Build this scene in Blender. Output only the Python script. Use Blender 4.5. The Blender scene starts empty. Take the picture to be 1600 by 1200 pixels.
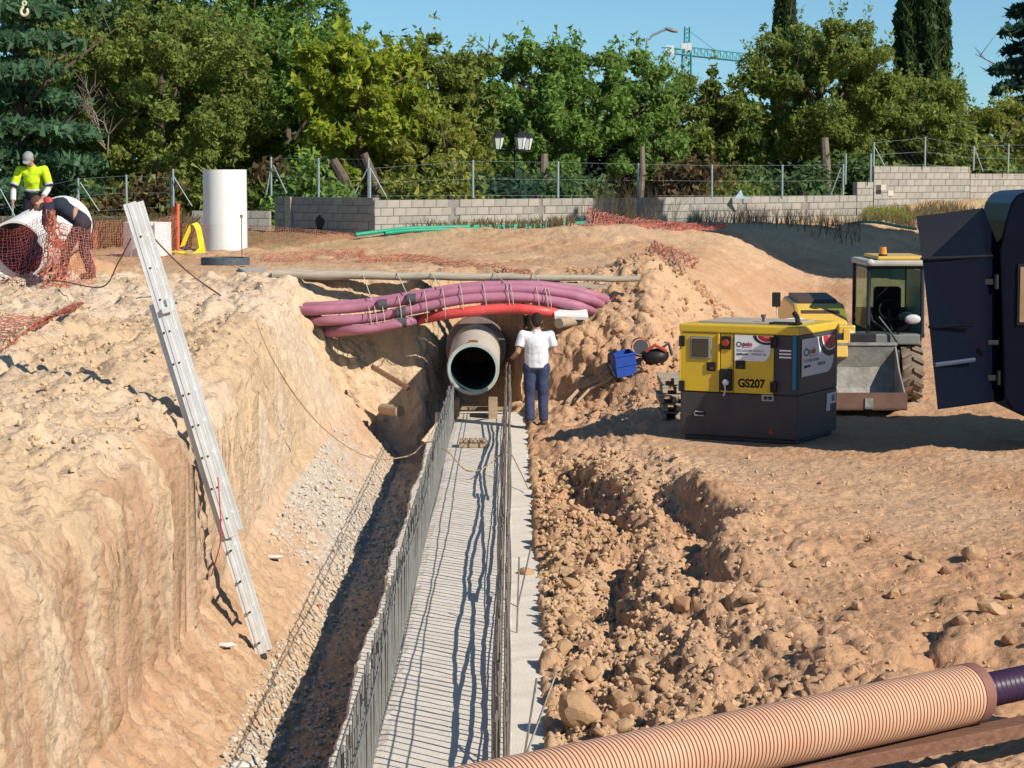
import bpy, bmesh, math, random
import numpy as np
from mathutils import Vector, Matrix, Euler
random.seed(7); RNG = np.random.default_rng(11)
sc = bpy.context.scene
# ---------------------------------------------------------------- camera, sky, sun, exposure
CZ = 3.83; F = 3600.0
PITCH = math.atan(328.0 / F)
cam_d = bpy.data.cameras.new("camera"); cam = bpy.data.objects.new("camera", cam_d)
sc.collection.objects.link(cam); sc.camera = cam
cam.location = (0, 0, CZ); cam.rotation_euler = (math.pi / 2 - PITCH, 0, 0)
cam_d.sensor_width = 36.0; cam_d.lens = F / 1600 * 36; cam_d.clip_start = 0.5; cam_d.clip_end = 5000
SUN_EL = math.radians(35.5); SUN_DIR = Vector((0.75, -0.66, 0)).normalized()
sv = Vector((SUN_DIR.x * math.cos(SUN_EL), SUN_DIR.y * math.cos(SUN_EL), math.sin(SUN_EL)))
world = bpy.data.worlds.new("World"); sc.world = world; world.use_nodes = True
nt = world.node_tree; nt.nodes.clear()
wo = nt.nodes.new("ShaderNodeOutputWorld"); bg = nt.nodes.new("ShaderNodeBackground")
sky = nt.nodes.new("ShaderNodeTexSky"); sky.sky_type = 'NISHITA'; sky.sun_disc = False
sky.sun_elevation = SUN_EL; sky.sun_rotation = math.atan2(SUN_DIR.x, SUN_DIR.y)
sky.air_density = 1.0; sky.dust_density = 0.2; sky.ozone_density = 1.6; sky.altitude = 700
tc = nt.nodes.new("ShaderNodeTexCoord"); vadd = nt.nodes.new("ShaderNodeVectorMath"); vadd.operation = 'ADD'
vadd.inputs[1].default_value = (0, 0, 0.035)
nt.links.new(tc.outputs['Generated'], vadd.inputs[0]); nt.links.new(vadd.outputs[0], sky.inputs['Vector'])
tint = nt.nodes.new("ShaderNodeMix"); tint.data_type = 'RGBA'; tint.blend_type = 'MULTIPLY'; tint.inputs[0].default_value = 1
tint.inputs[7].default_value = (0.80, 1.15, 1.32, 1); nt.links.new(sky.outputs[0], tint.inputs[6])
nt.links.new(tint.outputs[2], bg.inputs[0]); bg.inputs[1].default_value = 0.076
nt.links.new(bg.outputs[0], wo.inputs[0])
sl = bpy.data.lights.new("sun", 'SUN'); sun = bpy.data.objects.new("sun", sl); sc.collection.objects.link(sun)
sl.energy = 5.0; sl.angle = math.radians(0.5); sl.color = (1.0, 0.93, 0.82)
sun.rotation_euler = (-sv).to_track_quat('-Z', 'Y').to_euler(); sun.location = (20, -20, 30)
sc.view_settings.view_transform = 'Standard'; sc.view_settings.look = 'None'
sc.view_settings.gamma = 1.0; sc.view_settings.exposure = 0.16; sc.view_settings.use_curve_mapping = False
sc.render.engine = 'CYCLES'
sc.cycles.max_bounces = 6; sc.cycles.diffuse_bounces = 1; sc.cycles.transparent_max_bounces = 6
# ---------------------------------------------------------------- helpers
def s_at(Y): return F / (Y * math.cos(PITCH) + 0.0)
def ray(px, py):
    return Vector((px - 800, F * math.cos(PITCH) + (600 - py) * math.sin(PITCH),
                   -F * math.sin(PITCH) + (600 - py) * math.cos(PITCH)))
def PY(px, py, Y):
    r = ray(px, py); t = Y / r.y
    return Vector((r.x * t, Y, CZ + r.z * t))
def PZ(px, py, z):
    r = ray(px, py); t = (z - CZ) / r.z
    return Vector((r.x * t, r.y * t, z))
MATS = {}
def mat(name, col, rough=0.8, metal=0.0, spec=0.3, var=0.12, scale=6.0, bump=0.0, bscale=40.0, coat=0.0, col2=None, alpha=None, trans=0.0, emit=None, stretch=None, attr=None, translucent=0.0, thin=False):
    if name in MATS: return MATS[name]
    m = bpy.data.materials.new(name); m.use_nodes = True
    n = m.node_tree.nodes; l = m.node_tree.links
    b = n['Principled BSDF']
    b.inputs['Roughness'].default_value = rough; b.inputs['Metallic'].default_value = metal
    b.inputs['Specular IOR Level'].default_value = spec
    b.inputs['Coat Weight'].default_value = coat; b.inputs['Coat Roughness'].default_value = 0.08
    co = n.new('ShaderNodeTexCoord'); mp = n.new('ShaderNodeMapping')
    l.new(co.outputs['Object'], mp.inputs[0])
    if stretch: mp.inputs['Scale'].default_value = stretch
    nz = n.new('ShaderNodeTexNoise'); nz.inputs['Scale'].default_value = scale; nz.inputs['Detail'].default_value = 6
    nz.inputs['Roughness'].default_value = 0.65
    l.new(mp.outputs[0], nz.inputs[0])
    mr = n.new('ShaderNodeMapRange'); mr.inputs[1].default_value = 0.3; mr.inputs[2].default_value = 0.7
    l.new(nz.outputs[0], mr.inputs[0])
    mix = n.new('ShaderNodeMix'); mix.data_type = 'RGBA'
    l.new(mr.outputs[0], mix.inputs[0])
    c2 = col2 if col2 else tuple(c * (1 - 2 * var) for c in col)
    mix.inputs[6].default_value = (*c2, 1); mix.inputs[7].default_value = (*col, 1)
    out = mix.outputs[2]
    if attr:
        at = n.new('ShaderNodeAttribute'); at.attribute_name = attr
        mm = n.new('ShaderNodeMix'); mm.data_type = 'RGBA'; mm.blend_type = 'MULTIPLY'; mm.inputs[0].default_value = 1
        l.new(out, mm.inputs[6]); l.new(at.outputs['Color'], mm.inputs[7]); out = mm.outputs[2]
    l.new(out, b.inputs['Base Color'])
    if bump:
        n2 = n.new('ShaderNodeTexNoise'); n2.inputs['Scale'].default_value = bscale; n2.inputs['Detail'].default_value = 8
        l.new(mp.outputs[0], n2.inputs[0])
        bp = n.new('ShaderNodeBump'); bp.inputs['Strength'].default_value = bump; bp.inputs['Distance'].default_value = 0.02
        l.new(n2.outputs[0], bp.inputs['Height']); l.new(bp.outputs[0], b.inputs['Normal'])
    if trans: b.inputs['Transmission Weight'].default_value = trans
    if thin:
        tp = n.new('ShaderNodeBsdfTransparent'); tp.inputs[0].default_value = (*col, 1); gs = n.new('ShaderNodeBsdfGlossy'); gs.inputs['Roughness'].default_value = rough
        ms = n.new('ShaderNodeMixShader'); ms.inputs[0].default_value = .13; l.new(tp.outputs[0], ms.inputs[1]); l.new(gs.outputs[0], ms.inputs[2]); l.new(ms.outputs[0], n['Material Output'].inputs[0])
    if emit: b.inputs['Emission Color'].default_value = (*emit, 1); b.inputs['Emission Strength'].default_value = 1
    if translucent:
        tr = n.new('ShaderNodeBsdfTranslucent'); l.new(out, tr.inputs[0])
        ms = n.new('ShaderNodeMixShader'); ms.inputs[0].default_value = translucent
        l.new(b.outputs[0], ms.inputs[1]); l.new(tr.outputs[0], ms.inputs[2])
        l.new(ms.outputs[0], n['Material Output'].inputs[0])
    MATS[name] = m
    return m
ORG = {}
def link(o):
    sc.collection.objects.link(o); return o
def thing(name, label, cat, loc=(0, 0, 0), group=None):
    o = bpy.data.objects.new(name, None); o.empty_display_size = 0.2; link(o); o.location = loc
    o['label'] = label; o['category'] = cat
    if group: o['group'] = group
    ORG[o.name] = Vector(loc); return o
def tag(o, label, cat, group=None, kind=None):
    o['label'] = label; o['category'] = cat
    if group: o['group'] = group
    if kind: o['kind'] = kind
    return o
class B:
    """collects shapes; vertices in world metres after the matrix M"""
    def __init__(s, M=None): s.v = []; s.f = []; s.m = []; s.M = M or Matrix.Identity(4); s.mi = 0
    def add(s, vs, fs):
        k = len(s.v); M = s.M
        s.v += [tuple(M @ Vector(v)) for v in vs]; s.f += [tuple(i + k for i in f) for f in fs]; s.m += [s.mi] * len(fs)
        return s
    def box(s, c, d, rot=None):
        x, y, z = (q / 2 for q in d); R = rot or Matrix.Identity(3); c = Vector(c)
        vs = [c + R @ Vector((a * x, b * y, e * z)) for a in (-1, 1) for b in (-1, 1) for e in (-1, 1)]
        return s.add(vs, [(0, 1, 3, 2), (4, 6, 7, 5), (0, 4, 5, 1), (2, 3, 7, 6), (0, 2, 6, 4), (1, 5, 7, 3)])
    def bbox(s, lo, hi):
        return s.box([(a + b) / 2 for a, b in zip(lo, hi)], [b - a for a, b in zip(lo, hi)])
    def rbox(s, lo, hi, r=0.02, seg=2):
        bm = bmesh.new(); bmesh.ops.create_cube(bm, size=1)
        for v in bm.verts: v.co = Vector([lo[i] + (v.co[i] + .5) * (hi[i] - lo[i]) for i in range(3)])
        bmesh.ops.bevel(bm, geom=list(bm.edges), offset=r, segments=seg, affect='EDGES', profile=0.5)
        bm.verts.index_update()
        s.add([v.co.copy() for v in bm.verts], [[v.index for v in f.verts] for f in bm.faces]); bm.free(); return s
    def tube(s, pts, r, n=8, caps=True, rr=None):
        pts = [Vector(p) for p in pts]; k = len(pts)
        if not rr: rr = [r] * k
        vs = []; up = None
        for i, p in enumerate(pts):
            t = (pts[min(i + 1, k - 1)] - pts[max(i - 1, 0)]).normalized()
            if up is None:
                up = Vector((0, 0, 1)) if abs(t.z) < 0.9 else Vector((0, 1, 0))
            a = t.cross(up)
            if a.length < 1e-4: a = t.cross(Vector((1, 0, 0)))
            a.normalize(); b = a.cross(t).normalized(); up = b
            for j in range(n):
                w = 2 * math.pi * j / n
                vs.append(p + (a * math.cos(w) + b * math.sin(w)) * rr[i])
        fs = [(i * n + j, i * n + (j + 1) % n, (i + 1) * n + (j + 1) % n, (i + 1) * n + j) for i in range(k - 1) for j in range(n)]
        if caps: fs += [tuple(range(n - 1, -1, -1)), tuple((k - 1) * n + j for j in range(n))]
        return s.add(vs, fs)
    def cyl(s, p0, p1, r0, r1=None, n=12, caps=True):
        return s.tube([p0, p1], r0, n, caps, [r0, r0 if r1 is None else r1])
    def ring(s, p0, p1, ro, ri, n=32):
        """hollow pipe"""
        p0 = Vector(p0); p1 = Vector(p1); t = (p1 - p0).normalized()
        a = t.cross(Vector((0, 0, 1)));
        if a.length < 1e-3: a = Vector((1, 0, 0))
        a.normalize(); b = a.cross(t)
        vs = []
        for p, r in ((p0, ro), (p1, ro), (p1, ri), (p0, ri)):
            for j in range(n):
                w = 2 * math.pi * j / n; vs.append(p + (a * math.cos(w) + b * math.sin(w)) * r)
        fs = [(q * n + j, q * n + (j + 1) % n, ((q + 1) % 4) * n + (j + 1) % n, ((q + 1) % 4) * n + j) for q in range(4) for j in range(n)]
        return s.add(vs, fs)
    def ico(s, c, r, sub=1, sc3=(1, 1, 1), jit=0.0, rot=None, seed=None):
        bm = bmesh.new(); bmesh.ops.create_icosphere(bm, subdivisions=sub, radius=1)
        rn = random.Random(seed) if seed is not None else random
        R = rot or Matrix.Identity(3); c = Vector(c)
        vs = [c + R @ Vector([v.co[i] * r * sc3[i] * (1 + jit * (rn.random() - .5)) for i in range(3)]) for v in bm.verts]
        bm.verts.index_update(); s.add(vs, [[v.index for v in f.verts] for f in bm.faces]); bm.free(); return s
    def prism(s, prof, a, b, axis='X'):
        """profile points (u,v) extruded between a and b along axis; X: (y,z); Y: (x,z)"""
        n = len(prof)
        mk = {'X': lambda t, u, v: (t, u, v), 'Y': lambda t, u, v: (u, t, v), 'Z': lambda t, u, v: (u, v, t)}[axis]
        vs = [mk(a, *p) for p in prof] + [mk(b, *p) for p in prof]
        fs = [(i, (i + 1) % n, n + (i + 1) % n, n + i) for i in range(n)] + [tuple(range(n - 1, -1, -1)), tuple(range(n, 2 * n))]
        return s.add(vs, fs)
    def build(s, name, mats, parent=None, smooth=False, label=None, bevel=0, kind=None):
        org = ORG.get(parent.name, Vector((0, 0, 0))) if parent else Vector((0, 0, 0))
        me = bpy.data.meshes.new(name)
        me.from_pydata([(v[0] - org.x, v[1] - org.y, v[2] - org.z) for v in s.v], [], s.f)
        for m in (mats if isinstance(mats, (list, tuple)) else [mats]): me.materials.append(m)
        if any(s.m): me.polygons.foreach_set('material_index', s.m)
        bm = bmesh.new(); bm.from_mesh(me); bmesh.ops.recalc_face_normals(bm, faces=bm.faces); bm.to_mesh(me); bm.free()
        if smooth:
            me.polygons.foreach_set('use_smooth', [True] * len(me.polygons))
            me.set_sharp_from_angle(angle=math.radians(40))
        o = bpy.data.objects.new(name, me); link(o)
        if parent: o.parent = parent
        ORG[o.name] = org
        if bevel:
            md = o.modifiers.new('bevel', 'BEVEL'); md.width = bevel; md.segments = 2; md.limit_method = 'ANGLE'
        if label: o['label'] = label
        if kind: o['kind'] = kind
        return o
def mesh_np(name, V, Fq, material, attrs=None, smooth=False, parent=None):
    me = bpy.data.meshes.new(name); nv = len(V); nf = len(Fq); k = Fq.shape[1]
    me.vertices.add(nv); me.vertices.foreach_set('co', np.asarray(V, np.float32).ravel())
    me.loops.add(nf * k); me.loops.foreach_set('vertex_index', np.asarray(Fq, np.int32).ravel())
    me.polygons.add(nf); me.polygons.foreach_set('loop_start', np.arange(0, nf * k, k, dtype=np.int32))
    me.update(calc_edges=True); me.validate()
    if smooth: me.polygons.foreach_set('use_smooth', np.ones(nf, bool))
    else: me.polygons.foreach_set('use_smooth', np.zeros(nf, bool))
    for an, arr in (attrs or {}).items():
        at = me.color_attributes.new(an, 'FLOAT_COLOR', 'POINT')
        c = np.ones((nv, 4), np.float32); c[:, :3] = arr; at.data.foreach_set('color', c.ravel())
    me.materials.append(material)
    o = bpy.data.objects.new(name, me); link(o)
    if parent: o.parent = parent
    ORG[o.name] = ORG.get(parent.name, Vector((0, 0, 0))) if parent else Vector((0, 0, 0))
    return o
# ---------------------------------------------------------------- numpy noise
def _h(ix, iy, iz, seed):
    x = (ix.astype(np.int64) * 374761393 + iy.astype(np.int64) * 668265263 + iz.astype(np.int64) * 2147483647 + seed * 144665) & 0xFFFFFFFF
    x = ((x ^ (x >> 13)) * 1274126177) & 0xFFFFFFFF
    x = ((x ^ (x >> 16)) * 2246822519) & 0xFFFFFFFF
    return ((x ^ (x >> 15)) & 0xFFFFFF) / float(0x1000000)
def vn(x, y, z, seed=0):
    ix, iy, iz = np.floor(x), np.floor(y), np.floor(z); fx, fy, fz = x - ix, y - iy, z - iz
    fx = fx * fx * (3 - 2 * fx); fy = fy * fy * (3 - 2 * fy); fz = fz * fz * (3 - 2 * fz)
    r = 0
    for a in (0, 1):
        for b in (0, 1):
            for c in (0, 1):
                w = (fx if a else 1 - fx) * (fy if b else 1 - fy) * (fz if c else 1 - fz)
                r = r + w * _h(ix + a, iy + b, iz + c, seed)
    return r * 2 - 1
def fbm(x, y, z, oct=4, seed=0, g=0.5):
    r = 0; a = 1.0; t = 0
    for i in range(oct):
        r = r + a * vn(x, y, z, seed + i); t += a; a *= g; x, y, z = x * 2.03, y * 2.03, z * 2.03
    return r / t
def cell(x, y, z, seed=0):
    """lumps: height of the tallest random ball over each point, 0..1"""
    ix, iy, iz = np.floor(x), np.floor(y), np.floor(z); best = np.zeros_like(x)
    for a in (-1, 0, 1):
        for b in (-1, 0, 1):
            for c in (-1, 0, 1):
                jx, jy, jz = ix + a, iy + b, iz + c
                px = jx + .15 + .7 * _h(jx, jy, jz, seed); py = jy + .15 + .7 * _h(jx, jy, jz, seed + 1); pz = jz + .15 + .7 * _h(jx, jy, jz, seed + 2)
                r = .25 + .6 * _h(jx, jy, jz, seed + 3) ** 1.5
                d2 = (x - px) ** 2 + (y - py) ** 2 + (z - pz) ** 2
                best = np.maximum(best, r * np.sqrt(np.maximum(0, 1 - d2 / (r * r))))
    return best
def sstep(a, b, x):
    t = np.clip((x - a) / (b - a), 0, 1); return t * t * (3 - 2 * t)
def lin(x, xs, ys): return np.interp(x, xs, ys)
# ---------------------------------------------------------------- terrain height
W0 = np.array([-0.995, 58.7]); WD = np.array([0.728, 0.685]); WN = np.array([0.685, -0.728])
SCARPS = [([22.8, 23.6, 25, 26.5, 28, 28.8], [1.30, 1.42, 1.18, 1.05, .90, .9], .30), ([18.6, 19.4, 20.5, 22, 23.5, 25, 25.6], [2.05, 1.82, 1.86, 2.12, 1.95, 1.72, 1.7], .34),
          ([18.0, 18.8, 20, 21.3, 22.2], [1.12, 1.02, 1.10, 1.28, 1.3], .28), ([15.2, 16, 17, 17.8], [.98, .85, .95, 1.0], .18), ([14.5, 15.3, 16.4], [2.2, 2.0, 2.1], .16), ([14.0, 15.5, 17.3], [3.35, 3.1, 3.3], .22)]
PITS = [(1.0, 16.6, .3, .4, .12), (3.35, 15.4, .55, 1.0, .35), (3.7, 14.4, .5, .9, .4)]
def base_h(X, Y):
    X = np.asarray(X, float); Y = np.asarray(Y, float); X, Y = np.broadcast_arrays(X, Y)
    c = lin(Y, [10, 19, 24, 30, 36], [-2.95, -2.85, -2.95, -3.2, -3.6]); cz = lin(Y, [10, 18, 30, 36], [1.5, 1.6, 1.88, 1.98])
    c = c + 0.10 * vn(Y * .7, Y * 0, Y * 0, 3) + .06 * vn(Y * 2.1, Y * 0, Y * 0, 5)
    t = lin(Y, [10, 20, 28, 36], [-2.60, -2.62, -2.68, -2.6]); tz = lin(Y, [10, 20, 28, 36], [-.14, -.12, -.02, .05])
    def pw(ps):
        h = np.full(X.shape, 2.1)
        for (x0, z0), (x1, z1) in zip(ps[:-1], ps[1:]):
            k = np.clip((X - x0) / (x1 - x0), 0, 1); h = np.where(X >= x0, z0 + (z1 - z0) * k, h)
        return h
    left = pw([(c - 2.4, Y * 0 + 2.1), (c - 1.0, cz * .35 + 1.34), (c - .3, cz + .14), (c, cz), (c + .1, cz - .25), (t - .1, tz + .2),
               (t + .06, tz), (t * .4 - 1.14, tz * .5 - .40), (Y * 0 - 1.80, Y * 0 - .76), (Y * 0 - 1.2, Y * 0 - .80)])
    w = (X - W0[0]) * WN[0] + (Y - W0[1]) * WN[1]; n = ((X - W0[0]) * WD[0] + (Y - W0[1]) * WD[1]) / 3
    up = 2.1 + .36 * sstep(8, 1, w) * sstep(-2.2, -.4, n) + .55 * sstep(5.0, 6.6, n) * sstep(3.6, .8, w)
    low = lin(Y, [28, 34, 45, 60], [.27, .27, .62, 1.2]) + .35 * sstep(1.9, 2.6, X) * sstep(2.8, 1.2, X) * 0
    # right side of the footing: rubble shelf, then working level
    sh = lin(X, [.2, .6, 1.2, 1.9, 3.0], [-.03, .04, .14, .36, .44]); sh = sh * (1 - .36 * sstep(25, 30, Y)) + .0
    sh = np.where(X > 3, sh + .0 * X, sh)
    right = np.where(Y < 34, sh, sh + 0) * 1.0
    right = right + (low - .27)
    # end wall with the plateau behind, and ramp to the right
    xt = lin(Y, [36.5, 38.5, 63, 80], [1.0, 2.1, 5.8, 8]); xb = xt + lin(Y, [36, 38.5, 63], [2.3, 2.7, 3.0])
    k = sstep(0, 1, (xb - X) / (xb - xt))
    yw = 37.2 + .25 * vn(X * .9, X * 0, X * 0, 9) + lin(X, [-.3, .4, 1.2, 2.2], [.15, .2, -.4, -1.7]) + 1.2 * np.exp(-((X + .6) / .66) ** 4)
    kw = np.clip((Y - yw) / lin(X, [-.2, .6, 2.0], [.75, 1.0, 3.0]), 0, 1); kw = kw * .8 + .2 * sstep(0, 1, kw)
    right = right + (up - right) * np.clip(k * kw, 0, 1) * (1 - sstep(-.2, .2, .2 - X) * 0)
    inner = np.where(X < -.5, left, right)
    blend = sstep(-.6, .12, X); inner = left * (1 - blend) * 1.0 + right * blend
    kw2 = np.clip((Y - yw) / .8, 0, 1)
    h = np.where(X < .2, inner + (up - inner) * kw2, right)
    # far bank up to the wall
    kb = sstep(6.8, 1.6, w) * sstep(44, 52, Y); h = np.maximum(h, low * (1 - kb) + up * kb) * (Y > 40) + h * (Y <= 40)
    h = np.where(w < 1.0, up, h)
    for px, py, rx, ry, dp in PITS:
        q = ((X - px) / rx) ** 2 + ((Y - py) / ry) ** 2
        h = h - dp * .9 * np.exp(-q * q * 1.6) + .55 * dp * np.exp(-((X - px - rx * 1.15) / (rx * .6)) ** 2 - ((Y - py + ry * .35) / ry) ** 2)
    for ys_, xs_, am in SCARPS:
        ed = np.interp(Y, ys_, xs_) + .10 * vn(Y * 2.6, Y * 0, Y * 0, 13) + .06 * vn(Y * 6, Y * 0, Y * 0, 14); a_ = .78 * am * sstep(ys_[0], ys_[0] + .9, Y) * sstep(ys_[-1], ys_[-1] - .9, Y)
        u = X - ed; h = h + a_ * (sstep(-.12, .15, u) * np.exp(-np.maximum(u, 0) / .7) - .75 * np.exp(-((u + .20) / .26) ** 2))
    h = h + .32 * np.exp(-((X - 3.0) / .9) ** 2 - ((Y - 36.6) / 2.2) ** 2) + .30 * np.exp(-((X - 2.2) / .6) ** 2 - ((Y - 39.0) / 1.2) ** 2)
    h = h + .22 * np.exp(-((X - 2.4) / 1.6) ** 2 - ((Y - 56.5) / 3.0) ** 2) * (X > -9)
    h = h + .45 * np.exp(-((X + 7.8) / .7) ** 2 - ((Y - 39.6) / .7) ** 2)
    return h
def billow(x, y, z, oct=4, seed=0):
    r = 0; a = 1.; t = 0
    for i in range(oct):
        r = r + a * (np.abs(vn(x, y, z, seed + i)) * 2 - .5); t += a; a *= .55; x, y, z = x * 2.1, y * 2.1, z * 2.1
    return r / t
def gz(x, y): return float(base_h(np.array([x]), np.array([y]))[0])
# ---------------------------------------------------------------- ground sheet
def make_ground():
    yy = np.linspace(9.5, 78, 6000)
    rho = 8200 / yy ** 2 + 2.0 + 85 * np.exp(-((yy - 37.6) / .55) ** 2) + 4 * np.exp(-((yy - 63) / 5) ** 2)
    cum = np.cumsum(rho); cum = (cum - cum[0]) / (cum[-1] - cum[0])
    Ys = np.interp(np.linspace(0, 1, 900), cum, yy)
    Ys = np.concatenate([[-300, -60, -10, 3, 7, 8.6], Ys, [80, 84, 90, 100, 120, 160, 240, 400, 700, 1200, 1900]])
    NC = 585; t = np.linspace(0, 1, NC); rows = []
    fine = np.linspace(-1, 1, 2400)
    for Y in Ys:
        hw = max(.222 * abs(Y) * 1.10 + .6, 3.2); x = fine * hw
        hh = base_h(x, np.full_like(x, Y)); dx = x[1] - x[0]
        wgt = np.sqrt(dx * dx + (np.gradient(hh)) ** 2)
        wgt = wgt * (1 + 1.0 * sstep(.1, .4, x) * sstep(3.2, 2.0, x) * sstep(30, 22, Y))
        cu = np.cumsum(wgt); cu = (cu - cu[0]) / (cu[-1] - cu[0])
        xs = np.interp(t, cu, x)
        rows.append(xs)
    R_ = np.array(rows); K_ = 12; a_, z_ = 8, len(Ys) - 14; Rp = np.cumsum(R_, 0); S_ = R_.copy()
    for i in range(a_ + K_, z_ - K_): S_[i] = (Rp[i + K_] - Rp[i - K_ - 1]) / (2 * K_ + 1)
    ex = np.array([2, 8, 25, 80, 300, 1500.])
    X = np.array([np.concatenate([(r[0] - ex)[::-1], r, r[-1] + ex]) for r in S_]); Y = np.repeat(Ys[:, None], X.shape[1], 1)
    nr, nc = X.shape; H = base_h(X, Y); X = X.ravel(); Y = Y.ravel(); Z = H.ravel()
    e = .03
    gx = (base_h(X + e, Y) - base_h(X - e, Y)) / (2 * e); gy = (base_h(X, Y + e) - base_h(X, Y - e)) / (2 * e)
    N = np.stack([-gx, -gy, np.ones_like(gx)], 1); N /= np.linalg.norm(N, axis=1)[:, None]
    steep = sstep(.75, .45, N[:, 2])
    view = (np.abs(X) < .24 * np.abs(Y) + 1.5) & (Y > 8) & (Y < 80)
    # zones
    w = (X - W0[0]) * WN[0] + (Y - W0[1]) * WN[1]
    c = lin(Y, [10, 19, 24, 30, 36], [-2.95, -2.85, -2.95, -3.2, -3.4])
    upl = sstep(.3, -.3, X - c) * (Y < 40) * sstep(30, 8, np.abs(X))           # loose soil above the cut
    face = sstep(-.25, .05, X - c) * sstep(-2.0, -2.25, X) * (Y < 38.5)
    gravel = sstep(-.02, -.10, Z - .12 * sstep(24, 28, Y)) * (X < -.9) * (Y < 37)
    rub = sstep(.15, .3, X) * sstep(2.6, 1.2, X + .35 * vn(Y * .8, X, X * 0, 21)) * sstep(37.5, 36, Y)
    rmid = sstep(.9, 1.8, X) * (Y < 31)
    plate = (Y > 38) * (Z > 1.6)
    D = np.zeros_like(X)
    def put(mask, fn, amp):
        i = np.where((mask > .01) & view)[0]
        D[i] += mask[i] * amp * fn(X[i], Y[i], Z[i])
    ones = np.ones_like(X)
    put(ones, lambda x, y, z: fbm(x * 1.3, y * 1.3, z * 1.3, 4, 31), .07)
    put(ones, lambda x, y, z: billow(x * 7, y * 6, z * 6, 5, 35), .032)
    put(upl, lambda x, y, z: cell(x * 6, y * 4, z * 6, 41) + .7 * cell(x * 15, y * 11, z * 15, 43), .06)
    put(upl, lambda x, y, z: billow(x * 2.2, y * 1.4, z * 2, 4, 44), .13)
    put(upl, lambda x, y, z: np.minimum(0, fbm(x * 1.6, y * .9, z * 2, 3, 47) + .18), .5)
    put(face, lambda x, y, z: fbm(x * 3, y * 3.0, z * .4, 3, 51, .6) * .7 + .75 * fbm(x * 9, y * 11, z * .6, 3, 52) + .35 * fbm(x * 22, y * 24, z * 6, 3, 53), .062)
    put(face, lambda x, y, z: np.maximum(0, cell(x * 5, y * 5, z * 5, 57) - .45), .09)
    put(face, lambda x, y, z: np.maximum(0, cell(x * 14, y * 14, z * 14, 58) - .5), .07)
    put(gravel, lambda x, y, z: cell(x * 24, y * 24, z * 24, 61), .035)
    put(rub, lambda x, y, z: cell(x * 5.2, y * 4.6, z * 5.2, 71), .15)
    put(rub, lambda x, y, z: cell(x * 13, y * 11, z * 13, 75), .07)
    brk = rmid * sstep(24.5, 19, Y + .8 * vn(X, Y * .6, X * 0, 77) + .45 * (X - 2))
    put(brk, lambda x, y, z: cell(x * 5, y * 3.6, z * 5, 81) * sstep(-.25, .35, fbm(x * .8, y * .8, z, 3, 85)), .17)
    put(rmid, lambda x, y, z: cell(x * 15, y * 13, z * 15, 87), .020)
    put(rmid * sstep(25, 31, Y), lambda x, y, z: fbm(x * .8, y * 6, z, 3, 89), .04)
    bank = ((Y > 30) & (X > .9) & (X < 9)) * sstep(45, 40, Y) * sstep(.97, .9, N[:, 2])
    put(bank, lambda x, y, z: cell(x * 5, y * 4, z * 5, 91) + .4 * cell(x * 12, y * 9, z * 12, 92), .11)
    endw = ((Y > 36.6) & (Y < 38.6) & (X > -3.6) & (X < 1.6)) * 1.0
    put(endw, lambda x, y, z: fbm(x * 4, y * 4, z * 2, 4, 95), .09)
    put(plate * (X > -30), lambda x, y, z: cell(x * 3, y * 1.6, z * 3, 97) * sstep(0, .4, fbm(x * .5, y * .25, z, 3, 98)), .10)
    # tyre tracks: ribs across two curving lanes on the plateau and two on the low road
    def track(cx, half, y0, y1, amp, pitch, seed):
        i = np.where(view & (Y > y0) & (Y < y1))[0]; x, y = X[i], Y[i]; cc = np.interp(y, cx[0], cx[1])
        m = sstep(half, half - .12, np.abs(x - cc)) * sstep(-.5, .1, vn(x * .6, y * .3, x * 0, seed))
        D[i] += m * (amp * (np.abs(np.mod(y / pitch + np.abs(x - cc) * 1.2, 1) - .5) * 2 - .7) - .02)
    track(([38, 45, 55], [-4.8, -2.4, 1.5]), .38, 39, 54, .10, .75, 101); track(([38, 45, 55], [-2.6, -.4, 3.2]), .38, 39, 55, .10, .75, 102)
    track(([38, 50, 60], [6.4, 6.9, 8.2]), .35, 41, 60, .06, .5, 103); track(([38, 50, 60], [8.2, 8.9, 10.6]), .35, 41, 60, .06, .5, 104)
    track(([27, 31, 41], [7.5, 5.5, 5.2]), .3, 30.8, 41, .02, .3, 105)
    slabm = (X > -1.3) & (X < .22) & (Y < 37)
    D[slabm] = np.minimum(D[slabm], 0)
    P = np.stack([X, Y, Z], 1) + N * D[:, None]
    P[slabm, 2] = np.minimum(P[slabm, 2], -.03)
    pad = np.exp(-(((X - 3.3) / 1.5) ** 4 + ((Y - 31.3) / 1.5) ** 4)); P[:, 2] = P[:, 2] * (1 - pad) + .25 * pad
    # albedo
    A = np.zeros((len(X), 3))
    red = np.array([.53, .30, .165]); tan = np.array([.61, .43, .265]); cream = np.array([.67, .51, .36]); brown = np.array([.44, .25, .145])
    grav = np.array([.55, .48, .39]); pale = np.array([.58, .375, .225]); dry = np.array([.42, .33, .16])
    i = slice(None)
    n1 = fbm(X * .5, Y * .4, Z * .5, 4, 201) * .5 + .5; n2 = fbm(X * 2.4, Y * 2.4, Z * .35, 4, 205) * .5 + .5; n3 = fbm(X * 6, Y * 6, Z * 6, 3, 207) * .5 + .5
    def mx(a, b, k): return a * (1 - k[:, None]) + b * k[:, None]
    A[:] = red; A = mx(A, np.tile(pale, (len(X), 1)), sstep(.35, .75, n1))
    lf = sstep(.3, -.3, X + .6) * 1.0 * (Y < 38.8)
    A = mx(A, mx(np.tile(tan, (len(X), 1)), np.tile(cream, (len(X), 1)), sstep(.35, .7, n1)), lf)
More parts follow.
